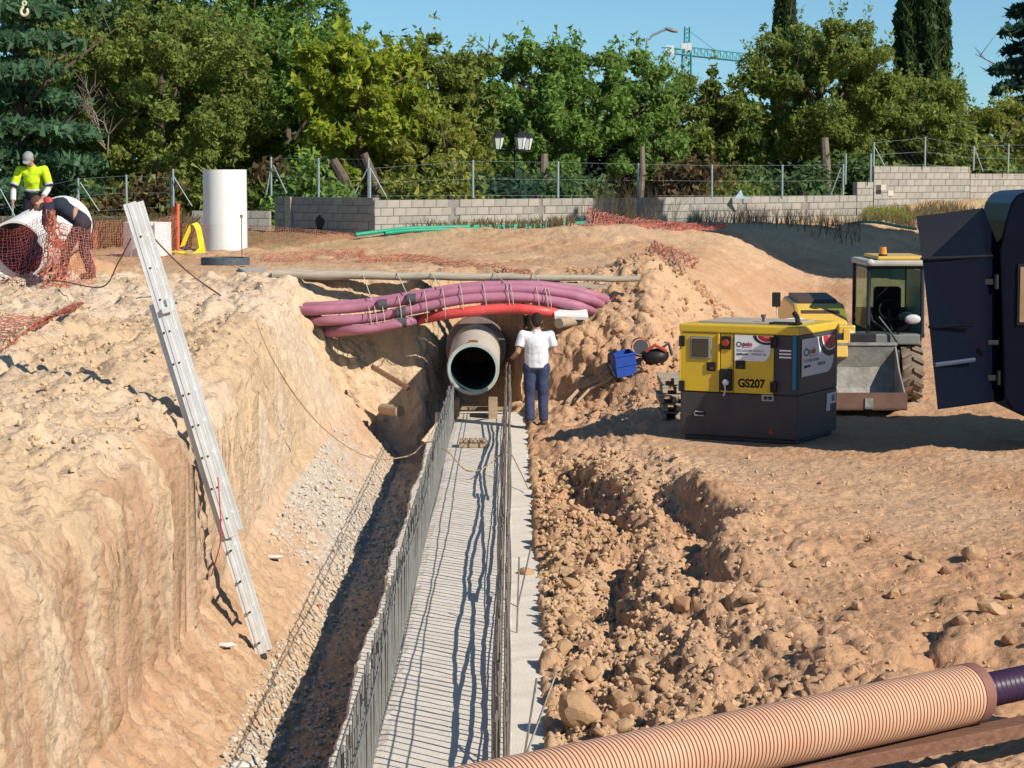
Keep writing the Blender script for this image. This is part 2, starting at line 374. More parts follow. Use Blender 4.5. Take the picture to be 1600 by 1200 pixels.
    n4 = fbm(X * 3, Y * 7, Z * .5, 4, 211) * .5 + .5; cl = face * sstep(.38, .60, n2 * .45 + n4 * .55) * sstep(24, 19, Y + 2 * vn(X * 0, Y, Z, 209)); A = mx(A, np.tile(brown, (len(X), 1)), np.clip(cl * .8, 0, 1))
    A = mx(A, np.tile(red * 1.08, (len(X), 1)), face * sstep(.5, -.2, Z) * .55 * sstep(.2, .6, n1))
    gp = np.clip(np.exp(-((Y - 29) / 4.5) ** 2) + sstep(20, 17, Y) * sstep(-2.15, -2.0, X) * .8, 0, 1)
    A = mx(A, np.tile(grav, (len(X), 1)), gravel * sstep(.50, .85, n3 * .55 + .3 * n2 + .42 * gp) * .9)
    A = mx(A, np.tile(np.array([.62, .41, .235]), (len(X), 1)), plate * sstep(.3, .7, n2) * .7)
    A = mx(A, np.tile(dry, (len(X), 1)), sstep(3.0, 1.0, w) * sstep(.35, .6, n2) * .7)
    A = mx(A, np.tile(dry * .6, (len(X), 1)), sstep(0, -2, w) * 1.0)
    A *= (.98 + .32 * n3)[:, None]
    idx = np.arange(nr * nc).reshape(nr, nc)
    Fq = np.stack([idx[:-1, :-1], idx[:-1, 1:], idx[1:, 1:], idx[1:, :-1]], -1).reshape(-1, 4)
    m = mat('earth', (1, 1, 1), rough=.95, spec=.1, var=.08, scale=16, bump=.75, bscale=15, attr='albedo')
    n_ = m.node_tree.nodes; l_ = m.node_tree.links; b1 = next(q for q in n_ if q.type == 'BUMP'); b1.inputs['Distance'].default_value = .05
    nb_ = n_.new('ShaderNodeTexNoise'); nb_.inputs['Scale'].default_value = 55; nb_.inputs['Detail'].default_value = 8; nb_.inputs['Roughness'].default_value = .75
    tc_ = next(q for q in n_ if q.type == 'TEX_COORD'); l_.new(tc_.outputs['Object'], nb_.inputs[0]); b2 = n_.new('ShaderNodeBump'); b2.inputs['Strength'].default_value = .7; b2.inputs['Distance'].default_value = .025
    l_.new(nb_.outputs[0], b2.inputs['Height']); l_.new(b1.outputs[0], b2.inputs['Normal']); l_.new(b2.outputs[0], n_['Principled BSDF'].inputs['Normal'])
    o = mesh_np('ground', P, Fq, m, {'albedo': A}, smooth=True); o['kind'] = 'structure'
    return P.reshape(nr, nc, 3), Ys
GP, GYS = make_ground()
def PG(px, py):
    r = ray(px, py); ys = np.linspace(12, 80, 1400); t = ys / r.y; hh = base_h(r.x * t, ys); z = CZ + r.z * t; i = int(np.argmax(z < hh)); return Vector((r.x * t[i], ys[i], gtop(r.x * t[i], ys[i])))
def gtop(x, y):
    """height of the finished ground sheet"""
    k = int(np.searchsorted(GYS, y)); k = min(max(k, 1), len(GYS) - 1)
    r = GP[k]; return float(r[np.argmin(np.abs(r[:, 0] - x) + np.abs(r[:, 1] - y)), 2])
# ---------------------------------------------------------------- concrete footing
conc = mat('footing_concrete', (.74, .67, .57), rough=.9, spec=.2, col2=(.66, .59, .49), scale=3, bump=.35, bscale=60)
def footing():
    ny = 160; ys = np.linspace(8, 37.0, ny); prof = []
    V = []; Fq = []
    for i, y in enumerate(ys):
        l = -1.22 + .02 * math.sin(y * 1.3) + .015 * random.uniform(-1, 1); r = .265 + .03 * math.sin(y * .9 + 1) + .02 * random.uniform(-1, 1) + (.06 if 17 < y < 21.5 else 0)
        for x, z in ((l, -1.05), (l + .01, -.02), (l + .03, 0), (-.9, .004), (-.84, .012), (-.06, .012), (.0, .004), (r - .03, 0), (r, -.03), (r + .02, -.3)):
            V.append((x, y, z + (.006 * random.uniform(-1, 1) if z > -.1 else 0)))
    k = 10
    for i in range(ny - 1):
        for j in range(k - 1): Fq.append((i * k + j, i * k + j + 1, (i + 1) * k + j + 1, (i + 1) * k + j))
    b = B(); b.add(V, Fq); o = b.build('footing_slab', conc, smooth=False); o['kind'] = 'structure'
footing()
# ---------------------------------------------------------------- rebar cages along the footing
rb_l = mat('rebar_steel_grey', (.25, .27, .26), rough=.6, metal=.3, spec=.4, col2=(.16, .15, .13), scale=9)
rb_r = mat('rebar_steel_dark', (.30, .27, .23), rough=.6, metal=.3, spec=.4, col2=(.14, .11, .09), scale=9)
def cage(X0, lab, m, Ya, Yb, lean, hgt, sgn):
    root = thing('rebar_cage', lab, 'rebar cage', (X0, Ya, 0), 'steel reinforcement cages along the footing')
    b = B(); b.cyl((X0, Ya, -.04), (X0 + lean, Ya, hgt), .0085, n=5); v0 = b.build('vertical_bar', m, root)
    step = .15; n = int((Yb - Ya) / step)
    for i in range(n):
        o = v0 if i == 0 else link(v0.copy())
        o.parent = root; o.location = (random.uniform(-.008, .008), i * step + random.uniform(-.012, .012), random.uniform(-.05, .04))
        o.rotation_euler = (random.uniform(-.016, .016), random.uniform(-.008, .008), 0)
    b = B()
    for i in range(n):                                                     # second layer and the ties between the two
        y = Ya + i * step + -sgn * .044 + random.uniform(-.006, .006); x = X0 + sgn * .05
        b.cyl((x, y, -.04), (x + lean + random.uniform(-.01, .01), y + random.uniform(-.015, .015), hgt + random.uniform(-.06, .05)), .008, n=4)
    b.build('rear_bar', m, root, kind='stuff')
    for q, z in enumerate((.04, .56) if sgn > 0 else (.14, .66)):
        for side in (0, 1):
            x = X0 + sgn * .05 * side; pts = []; ph = random.random() * 9
            for k in range(40):
                y = Ya + (Yb - Ya) * k / 39; f = z / hgt
                pts.append((x + lean * f + .012 * sgn * (1 if side else -1) + .012 * math.sin(y * .7 + ph), y, z + .015 * math.sin(y * .5 + ph)))
            b = B(); b.tube(pts, .007, 4); b.build('longitudinal_bar', m, root)
    return root
cageL = cage(-.955, 'grey steel rebar cage along the left side of the concrete footing, ledge on its left', rb_l, 12.2, 36.2, 0, .62, 1)
cageR = cage(-.035, 'dark steel rebar cage along the right edge of the footing, casting comb shadows onto it', rb_r, 12.2, 36.2, 0, .84, -1)
for k, (h, amp) in enumerate(((.31, .035), (.25, .035), (.19, .035), (.08, .02))):   # sagging lap bars tied inside the right cage
    for (y0, y1) in ((14.0, 20.6), (20.2, 27.2), (26.7, 35.2)):
        pts = []; ph = random.random() * 6
        for i in range(26):
            y = y0 + (y1 - y0) * i / 25
            pts.append((-.11 - .008 * k + .01 * math.sin(y), y, h + amp * math.sin(y * .85 + ph) + random.uniform(-.006, .006)))
        b = B(); b.tube(pts, .013, 5); b.build('lap_bar', rb_r, cageR)
for (x, y, dx, dy, dz) in ((.03, 13.8, .13, 1.0, .55), (.03, 14.3, .25, .3, .62), (.05, 20.2, .12, .5, .45), (.04, 19.0, .02, .3, .6)):
    b = B(); b.cyl((x, y, 0), (x + dx, y + dy, dz), .008, n=5); b.build('loose_bar', rb_r, cageR)
# ---------------------------------------------------------------- timber, boards near the footing
wood = mat('weathered_timber', (.50, .38, .25), rough=.85, spec=.2, col2=(.33, .24, .16), scale=4, stretch=(1, 12, 12), bump=.4, bscale=20)
wood2 = mat('grey_timber', (.52, .46, .36), rough=.9, spec=.15, col2=(.33, .27, .20), scale=3, stretch=(.6, 12, 12), bump=.5, bscale=14)
wood3 = mat('brown_timber', (.26, .13, .08), rough=.8, spec=.2, col2=(.14, .07, .045), scale=4, stretch=(1, 10, 10), bump=.4, bscale=20)
p = PZ(736, 700, .01)
t = thing('pallet_offcut', 'short slatted pallet piece lying across the footing between the rebar cages', 'pallet', p)
for k in range(6):
    b = B(); b.bbox((p.x - .16 + k * .065, p.y, .09), (p.x - .16 + k * .065 + .05, p.y + .28, .12)); b.build('slat', wood, t)
for k in range(2):
    b = B(); b.bbox((p.x - .17, p.y + .02 + k * .2, .015), (p.x + .23, p.y + .07 + k * .2, .088)); b.build('batten', wood, t)
b = B(); q = PZ(757, 636, .12); b.box((q.x, q.y, .10), (.75, .09, .05), Matrix.Rotation(-.12, 3, 'Z')); tag(b.build('prop_board', wood), 'narrow plank laid across the footing just in front of the grey pipe mouth', 'plank')
for k, dx in enumerate((-.30, .30)):
    b = B(); b.bbox((-.60 + dx - .07, 35.9, .015), (-.60 + dx + .07, 36.5, .62 if k == 9 else .30)); tag(b.build('timber_block', wood), ('left' if k == 0 else 'right') + ' timber block under the mouth of the big grey pipe', 'timber block')
# ---------------------------------------------------------------- big grey pipe coming out of the end wall
grp = mat('pipe_outer_sandy', (.56, .49, .40), rough=.6, spec=.3, col2=(.46, .39, .31), scale=2.5, bump=.15, bscale=30)
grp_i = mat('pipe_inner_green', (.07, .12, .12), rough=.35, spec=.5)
col_m = mat('pipe_collar_mauve', (.30, .22, .20), rough=.6, spec=.3, col2=(.22, .15, .14))
t = thing('drain_pipe', 'large sandy grey concrete pipe with dark green lining emerging from the end of the trench', 'pipe', (-.60, 35.5, .8))
d = Vector((0.0, 1, .05)).normalized(); a = Vector((-.60, 35.45, .83))
b = B(); b.ring(a, a + d * 5, .405, .365, 48); b.build('pipe_wall', grp, t, smooth=True)
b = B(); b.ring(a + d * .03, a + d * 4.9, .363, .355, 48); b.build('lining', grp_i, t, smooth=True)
b = B(); b.ring(a - d * .012, a + d * .05, .39, .35, 48); b.build('rim', mat('pipe_rim', (.42, .50, .46), rough=.5), t, smooth=True)
b = B(); b.ring(a + d * 2.6, a + d * 3.0, .50, .405, 48); b.build('collar', col_m, t, smooth=True)
b = B(); b.box(a + Vector((0, .12, .42)), (.14, .08, .04)); b.build('lifting_lug', wood3, t)
b = B(); b.cyl(a + d * 4.85, a + d * 4.9, .36, n=32); b.build('dark_depth_disc', mat('dark_void', (.03, .03, .03)), t)  # near-black disc, painted to read as the unlit depth of the pipe
# ---------------------------------------------------------------- pole and bundle of ducts across the trench
l0 = PY(425, 428, 37.7); l1 = PY(1000, 436, 37.7)
t = thing('timber_pole', 'long weathered pole laid across the trench above the purple ducts', 'timber pole', l0)
pts = [l0.lerp(l1, i / 14) + Vector((0, .02 * math.sin(i * 1.7), .012 * math.sin(i * 2.3))) for i in range(15)]
b = B(); b.tube(pts, .075, 12, rr=[.085 - .0028 * i for i in range(15)]); b.build('pole', wood2, t, smooth=True)
b = B(); m0 = PY(418, 432, 38.0); m1 = PY(940, 434, 38.0); b.box((m0 + m1) / 2, ((m1 - m0).length, .16, .06)); tag(b.build('plank', wood2), 'flat grey plank lying right behind the long pole across the trench', 'plank')
b = B(); m0 = PY(868, 470, 37.0); b.box(PY(905, 446, 37.6), (.9, .22, .04), Euler((.1, .05, .25)).to_matrix()); tag(b.build('broken_board', wood2), 'short broken board at the right end of the long pole', 'board')
purple = mat('duct_purple', (.46, .18, .26), rough=.55, spec=.3, col2=(.36, .15, .21), scale=5)
redm = mat('duct_red', (.74, .10, .10), rough=.42, spec=.4, col2=(.62, .06, .055), scale=3)
tape = mat('grey_tape', (.09, .09, .10), rough=.5)
def smooth_path(P, n):
    P = [Vector(p) for p in P]; out = []
    for i in range(n):
        u = i / (n - 1) * (len(P) - 1); k = min(int(u), len(P) - 2); f = u - k
        p0, p1, p2, p3 = P[max(k - 1, 0)], P[k], P[k + 1], P[min(k + 2, len(P) - 1)]
        out.append(.5 * ((2 * p1) + (p2 - p0) * f + (2 * p0 - 5 * p1 + 4 * p2 - p3) * f * f + (3 * p1 - p0 - 3 * p2 + p3) * f ** 3))
    return out
def duct(pix, Y, m, lab, r=.081, rib=True):
    P = smooth_path([PY(x - 8, y, Y + (.45 if i in (0, len(pix) - 1) else 0) + .05 * abs(i - len(pix) / 2)) for i, (x, y) in enumerate(pix)], 150 if rib else 40)
    b = B(); b.tube(P, r, 12, rr=[r * (1 + .025 * (i % 2)) for i in range(len(P))] if rib else None)
    o = b.build('cable_duct', m, smooth=True); tag(o, lab, 'duct', 'cable ducts slung across the trench'); return P
r1 = [(440, 487), (500, 485), (570, 480), (635, 470), (732, 455), (830, 452), (885, 458), (922, 466), (946, 474)]
r2 = [(465, 503), (520, 501), (586, 497), (651, 484), (732, 468), (814, 464), (870, 470), (912, 478), (934, 484)]
r3 = [(515, 521), (560, 516), (600, 512), (640, 504), (660, 500)]
r3b = [(638, 504), (716, 490), (797, 482), (862, 487), (905, 494)]
duct([(x + 8, y - 6) for x, y in r1], 37.28, purple, 'hindmost purple duct, its back seen over the topmost front one')
duct(r1, 37.1, purple, 'topmost purple duct in front, its right tip reaches furthest over the bank')
duct(r2, 37.05, purple, 'middle purple duct of the front row, just over the red one')
duct(r3, 37.0, purple, 'lowest purple duct, short and ending at the grey tape where the red duct starts')
duct(r3b, 37.0, redm, 'smooth bright red duct at the bottom of the slung bundle', rib=False)
for (x, y, Y) in ((598, 477, 37.1), (643, 468, 37.1), (627, 490, 37.05), (629, 505, 37.0)):
    c = PY(x, y, Y); b = B(); b.cyl(c - Vector((.07, 0, -.01)), c + Vector((.07, 0, .012)), .087, n=14)
    tag(b.build('tape_joint', tape, smooth=True), 'dark grey tape wrap on a duct %s' % {598: 'at the upper left of the joints, topmost duct', 643: 'topmost duct, right of the other joints', 627: 'on the middle duct', 629: 'at the left end of the red duct'}[x], 'tape')
rope = mat('rope_white', (.62, .50, .42), rough=.9)
loops = [(585, 478, 517), (594, 476, 517), (606, 474, 515), (632, 462, 512), (648, 462, 506), (672, 452, 504), (700, 448, 500), (728, 444, 497), (764, 442, 492), (800, 442, 489), (806, 442, 489), (846, 446, 490), (860, 448, 490), (865, 449, 490)]
for k, (x, yt, yb) in enumerate(loops):
    Yc = 37.12; b = B(); x -= 6; top = PY(x - 4, yt + 1, Yc); bot = PY(x + 1, yb, Yc); hh = (top.z - bot.z) / 2; cz_ = (top.z + bot.z) / 2; pts = []
    for i in range(17):
        w = 2 * math.pi * i / 16; s_ = math.sin(w); pts.append((top.x + (bot.x - top.x) * (1 - s_) / 2 + .03 * math.cos(w), Yc - .17 * math.cos(w), cz_ + hh * s_))
    b.tube(pts, .007, 5, caps=False)
    if k in (1, 4, 6, 9, 12): b.tube([top, PY(x - 22, 426, 37.66)], .008, 5)
    tag(b.build('rope_lashing', rope), 'pale rope lashing round the slung ducts, %s from the left' % ['first', 'second', 'third', 'fourth', 'fifth', 'sixth', 'seventh', 'eighth', 'ninth', 'tenth', 'eleventh', 'twelfth', 'thirteenth', 'last'][k], 'rope', 'rope lashings round the duct bundle')
b = B(); c = PY(892, 491, 37.0); b.box(c, (.54, .35, .05), Euler((.3, .03, .05)).to_matrix()); tag(b.build('foam_sheet', mat('foam_white', (.78, .76, .72), rough=.8)), 'white board lying at the right end of the red duct', 'board')
b = B(); c = PY(873, 505, 36.6); b.cyl(c, c + Vector((.35, .5, .02)), .085, n=14)
tag(b.build('log_stub', wood, smooth=True), 'round log end sticking out under the white board', 'log')
for (x, y, r, l) in ((625, 643, .09, 'round log end at the left foot of the trench end, beside the gravel'),):
    c = PY(x, y, 36.2); b = B(); b.cyl(c, c + Vector((-.3, .4, .0)), r, n=14); tag(b.build('log_stub', wood, smooth=True), l, 'log')
b = B(); c = PY(610, 590, 36.9); b.box(c, (.7, .15, .06), Euler((.2, .55, .2)).to_matrix()); b.build('stick', wood3)
tag(bpy.data.objects['stick'], 'dark board leaning in the shade at the left end of the trench', 'board')
# ---------------------------------------------------------------- ladder
alu = mat('aluminium', (.74, .74, .72), rough=.5, metal=.12, spec=.5, col2=(.60, .59, .56), scale=5, bump=.1)
hole = mat('rung_hole', (.03, .03, .03), rough=.8)
LY = 20.0; lt = PY(199, 318, LY); lf = PY(417, 1030, LY); t = thing('ladder', 'aluminium extension ladder leaning on the left bank of the trench', 'ladder', lf)
ax = (lt - lf).normalized(); pr = Vector((ax.z, 0, -ax.x)); L = (lt - lf).length
R3 = Matrix((pr, Vector((0, 1, 0)), ax)).transposed()
def rail(s0, s1, off, yo, w):
    c = lf + ax * (s0 + s1) / 2 + pr * off + Vector((0, yo, 0)); b = B(); b.box(c, (w, .024, s1 - s0), R3)
    for e in (-1, 1): b.box(c + pr * e * (w / 2 - .006) + Vector((0, .012, 0)), (.012, .05, s1 - s0 - .002), R3)
    b.box(c - Vector((0, .014, 0)), (w * .35, .006, s1 - s0 - .01), R3)
    return b.build('rail', alu, t, bevel=.003)
s_mid = L * .27; s_up = L * .785
for yo in (0, .40):
    rail(s_mid, L, .018, yo - .004, .112); rail(0, s_up, -.042, yo + .03, .088)
nr_ = int(L / .285)
for k in range(nr_):
    s0 = .16 + k * .285
    for off, ok in ((.018, s0 > s_mid), (-.042, s0 < s_up)):
        if not ok: continue
        c = lf + ax * s0 + pr * (off if off < 0 else off)
        b = B(); b.cyl(c + Vector((0, -.0, 0)), c + Vector((0, .41, 0)), .014, n=8); b.build('rung', alu, t)
        c = c - pr * .0 + (pr * .02 if off < 0 else pr * .012)
        b = B(); b.cyl(c + Vector((0, -.024, 0)), c + Vector((0, .0, 0)), .010, n=8); b.build('rung_end', hole, t)
c = lf + ax * (s_up - .08) + pr * .07; b = B(); b.box(c - Vector((0, .03, 0)), (.10, .05, .05), R3); b.box(c + pr * .03 + ax * .05, (.05, .07, .09), R3); b.build('locking_bracket', alu, t, bevel=.004)
b = B(); b.box(lf + ax * .03 + Vector((0, .0, 0)) - pr * .05, (.11, .06, .05), R3); b.build('foot', mat('rubber_dark', (.06, .06, .06)), t)
red = mat('red_cord', (.62, .08, .06), rough=.7); pinkc = mat('cord_pale', (.48, .33, .18), rough=.8)
b = B(); P0 = [PY(340, 745, 19.85), PY(343, 780, 19.83), PY(345, 840, 19.85), PY(336, 880, 19.95), PY(330, 900, 20.1)]; b.tube(smooth_path(P0, 14), .006, 5)
tag(b.build('red_rope', red), 'thin red cord hanging down beside the lower ladder rail', 'cord')
def cord(pts, r, m, lab, n=40):
    b = B(); b.tube(smooth_path(pts, n), r, 5); return tag(b.build('cable', m, smooth=True), lab, 'cable')
cord([PY(400, 500, 27), PY(425, 560, 27), PY(470, 630, 28), PY(520, 682, 28.5), PY(580, 715, 29), PY(640, 712, 29.5), PY(668, 690, 30), PY(700, 706, 29), PY(728, 735, 28.6), PY(757, 731, 28.6), PY(792, 705, 29), PY(812, 735, 28.2), PY(826, 765, 27.5)], .008, pinkc, 'thin tan cable sagging from the left bank across the footing')
cord([PY(216, 345, 30), PY(262, 395, 31), PY(300, 430, 32), PY(345, 462, 31.5)], .012, mat('cable_brown', (.20, .10, .07)), 'brown cable running from the ladder top down to the soil edge')
cord([PY(205, 372, 30), PY(185, 410, 30.5), PY(160, 448, 31.5), PY(100, 440, 32), PY(80, 438, 33)], .010, mat('cable_brown', (.20, .10, .07)), 'brown cable looping on the ground left of the ladder top')
# ---------------------------------------------------------------- white pipes and tank on the left
white = mat('white_grp', (.80, .80, .78), rough=.5, spec=.4, col2=(.70, .69, .64), scale=3, stretch=(1, 1, .3))
whl = mat('white_liner', (.66, .68, .66), rough=.5, spec=.3, col2=(.55, .56, .54), scale=3)
dk = mat('liner_grey', (.16, .16, .17), rough=.5)
a = PY(24, 392, 37.0); e = PY(101, 350, 39.6); t = thing('white_pipe', 'big white pipe lying tilted at the left edge with two workers bent over it', 'pipe', (a.x, 37, 2.1))
b = B(); b.ring(a, e, .49, .455, 48); b.build('pipe_wall', white, t, smooth=True)
b = B(); b.ring(a + (e - a) * .02, e * .98 + a * .02, .453, .44, 48); b.build('lining', dk, t, smooth=True)
b = B(); b.ring(a + (e - a) * .44, a + (e - a) * .49, .497, .485, 48); b.build('joint_band', whl, t, smooth=True)
c = PY(348, 0, 52.0); ct = Vector((c.x, 52.0, 0)); t = thing('upright_tank', 'tall upright white pipe standing on end by the grey block wall', 'pipe', (ct.x, 52, 2.1))
b = B(); b.ring((ct.x, 52, 2.08), (ct.x, 52, 3.93), .49, .46, 56); b.build('pipe_wall', white, t, smooth=True)
for k in range(11):
    b = B(); b.ring((ct.x, 52, 2.14 + k * .055), (ct.x, 52, 2.165 + k * .055), .4935, .485, 56); b.build('rib', white, t, smooth=True)
b = B(); c = PZ(352, 407, 2.2); b.ring((c.x, c.y, 2.12), (c.x, c.y, 2.26), .46, .40, 40); tag(b.build('rubber_collar', mat('collar_dark', (.10, .12, .14), rough=.6, col2=(.05, .06, .07), scale=20), smooth=True), 'flat dark ribbed collar ring lying in front of the upright white pipe', 'ring')
b = B(); c = PZ(402, 424, 2.12); b.prism([(c.x - .45, c.y + .9), (c.x + .1, c.y + .8), (c.x + .42, c.y - 1.0), (c.x - .05, c.y - 1.1)], 2.06, 2.15, 'Z'); tag(b.build('concrete_slab_piece', mat('slab_grey', (.48, .45, .41), rough=.9)), 'pale concrete slab piece left of the long pole end', 'slab')
c = PZ(231, 400, 2.1); t = thing('short_pipe', 'short white pipe section standing behind the orange net, post on its right', 'pipe', (c.x, c.y, 2.1))
b = B(); b.ring((c.x, c.y, 2.08), (c.x, c.y, 2.82), .50, .46, 40); b.build('pipe_wall', white, t, smooth=True)
for q in (-.28, -.02, .2):
    b = B(); b.bbox((c.x + q, c.y - .52, 2.1), (c.x + q + .03, c.y - .50, 2.8)); b.build('strap', mat('strap_grey', (.3, .28, .3)), t)
yel = mat('yellow_strap', (.80, .62, .03), rough=.6)
b = B()
for P0 in ([PY(285, 385, 49), PY(296, 358, 49), PY(302, 349, 49), PY(309, 355, 49), PY(314, 376, 49), PY(318, 398, 48.6)],):
    P1 = smooth_path(P0, 30)
    for i in range(29):
        q0, q1 = P1[i], P1[i + 1]; w = Vector((.05, .04, .02)); b.add([q0 - w, q0 + w, q1 + w, q1 - w], [(0, 1, 2, 3)])
b.tube([PY(250, 398, 49), PY(270, 393, 49), PY(290, 396, 49), PY(312, 402, 48.5)], .035, 6); b.tube([PY(310, 372, 48.9), PY(313, 390, 48.7), PY(300, 402, 48.5)], .06, 6)
tag(b.build('lifting_strap', yel), 'bright yellow lifting strap looped on the ground left of the tall white pipe', 'strap')
b = B(); q = PZ(378, 400, 2.15); b.cyl((q.x, q.y, 2.1), (q.x, q.y, 2.95), .012, n=6); b.cyl((q.x, q.y, 2.93), (q.x, q.y, 3.0), .03, n=8); tag(b.build('rebar_peg', rb_r), 'thin rebar peg with a cap in front of the tall white pipe', 'peg')
b = B(); q = PZ(429, 444, 2.0); b.box((q.x - .1, 36.4, q.z + .05), (.5, .25, .10)); tag(b.build('stone_block', mat('slab_grey', (.48, .45, .41))), 'pale stone block under the left end of the long pole', 'stone')
# ---------------------------------------------------------------- people
def capsule(bm, p0, p1, r0, r1, n=14, flat=None, f0=False, f1=False):
    p0 = Vector(p0); p1 = Vector(p1); ax = (p1 - p0); L = ax.length; q = ax.to_track_quat('Z', 'Y') if L > 1e-6 else Matrix.Identity(3).to_quaternion()
    prof = [(-math.cos(a) * r0, math.sin(a) * r0) for a in [i * math.pi / 8 for i in range(0, 5)]] + [(L + math.sin(a) * r1, math.cos(a) * r1) for a in [i * math.pi / 8 for i in range(0, 5)]]
    if f0: prof = [(-.01, r0)] + prof[5 - 1:]
    if f1: prof = prof[:-4] + [(L + .01, r1)]
    rings = []
    for z, r in prof:
        rings.append([bm.verts.new(p0 + q @ Vector((max(r, 1e-4) * math.cos(2 * math.pi * j / n), max(r, 1e-4) * math.sin(2 * math.pi * j / n) * (flat or 1), z))) for j in range(n)])
    for a, c in zip(rings[:-1], rings[1:]):
        for j in range(n): bm.faces.new((a[j], a[(j + 1) % n], c[(j + 1) % n], c[j]))
    bm.faces.new(rings[0][::-1]); bm.faces.new(rings[-1])
def ell(bm, c, r, R=None):
    g = bmesh.ops.create_icosphere(bm, subdivisions=3, radius=1); M = (R or Matrix.Identity(3))
    for v in g['verts']: v.co = Vector(c) + M @ Vector((v.co.x * r[0], v.co.y * r[1], v.co.z * r[2]))
def blob(name, fn, m, parent, vox=.014, smooth=4, disp=0):
    bm = bmesh.new(); fn(bm); me = bpy.data.meshes.new(name); bm.to_mesh(me); bm.free()
    o = bpy.data.objects.new(name, me); link(o)
    md = o.modifiers.new('r', 'REMESH'); md.mode = 'VOXEL'; md.voxel_size = vox; md.use_smooth_shade = True
    sm = o.modifiers.new('s', 'SMOOTH'); sm.factor = .5; sm.iterations = smooth
    if disp:
        tx = bpy.data.textures.new(name, 'CLOUDS'); tx.noise_scale = .12; dm = o.modifiers.new('d', 'DISPLACE'); dm.texture = tx; dm.strength = disp; dm.mid_level = .5
    bpy.context.view_layer.update()
    dg = bpy.context.evaluated_depsgraph_get(); me2 = bpy.data.meshes.new_from_object(o.evaluated_get(dg)); bpy.data.objects.remove(o)
    org = ORG[parent.name]
    me2.transform(Matrix.Translation(-org)); me2.materials.clear(); me2.materials.append(m); me2.name = name
    o = bpy.data.objects.new(name, me2); link(o); o.parent = parent; ORG[o.name] = org; return o
skin = mat('skin', (.50, .27, .18), rough=.6, spec=.3)
def head(bm, c, f, up):
    f = Vector(f).normalized(); up = Vector(up); s = f.cross(up).normalized(); up = s.cross(f); R = Matrix((s, f, up)).transposed(); c = Vector(c)
    ell(bm, c, (.078, .098, .115), R); ell(bm, c + R @ Vector((0, .03, -.05)), (.058, .065, .06), R)
    capsule(bm, c + R @ Vector((0, .09, .0)), c + R @ Vector((0, .108, -.022)), .012, .016, 8)
    for e in (-1, 1): ell(bm, c + R @ Vector((e * .080, -.005, -.005)), (.012, .020, .032), R)
    ell(bm, c + R @ Vector((0, .083, -.055)), (.025, .012, .010), R)
    return R
def hand(bm, w, d, n, curl=.5, side=1):
    """palm and five bent fingers; w wrist, d direction to the fingers, n palm normal"""
    w = Vector(w); d = Vector(d).normalized(); n = Vector(n).normalized(); s = d.cross(n).normalized(); n = s.cross(d)
    for k in range(4): capsule(bm, w + s * (k - 1.5) * .010, w + d * .085 + s * (k - 1.5) * .021, .016, .012, 8)
    for k, l in enumerate((.062, .074, .068, .052)):
        p = w + d * .085 + s * (k - 1.5) * .022; dd = (d + n * curl * .5).normalized(); p2 = p + dd * l * .5; p3 = p2 + (d + n * curl * 1.4).normalized() * l * .5
        capsule(bm, p, p2, .0105, .0095, 8); capsule(bm, p2, p3, .0095, .008, 8)
    p = w + d * .03 - s * side * .03; p2 = p + (d * .7 - s * side * .7 + n * .3).normalized() * .045; capsule(bm, p, p2, .014, .011, 8); capsule(bm, p2, p2 + (d + n * .6).normalized() * .032, .011, .009, 8)
def V3(*a): return Vector(a)
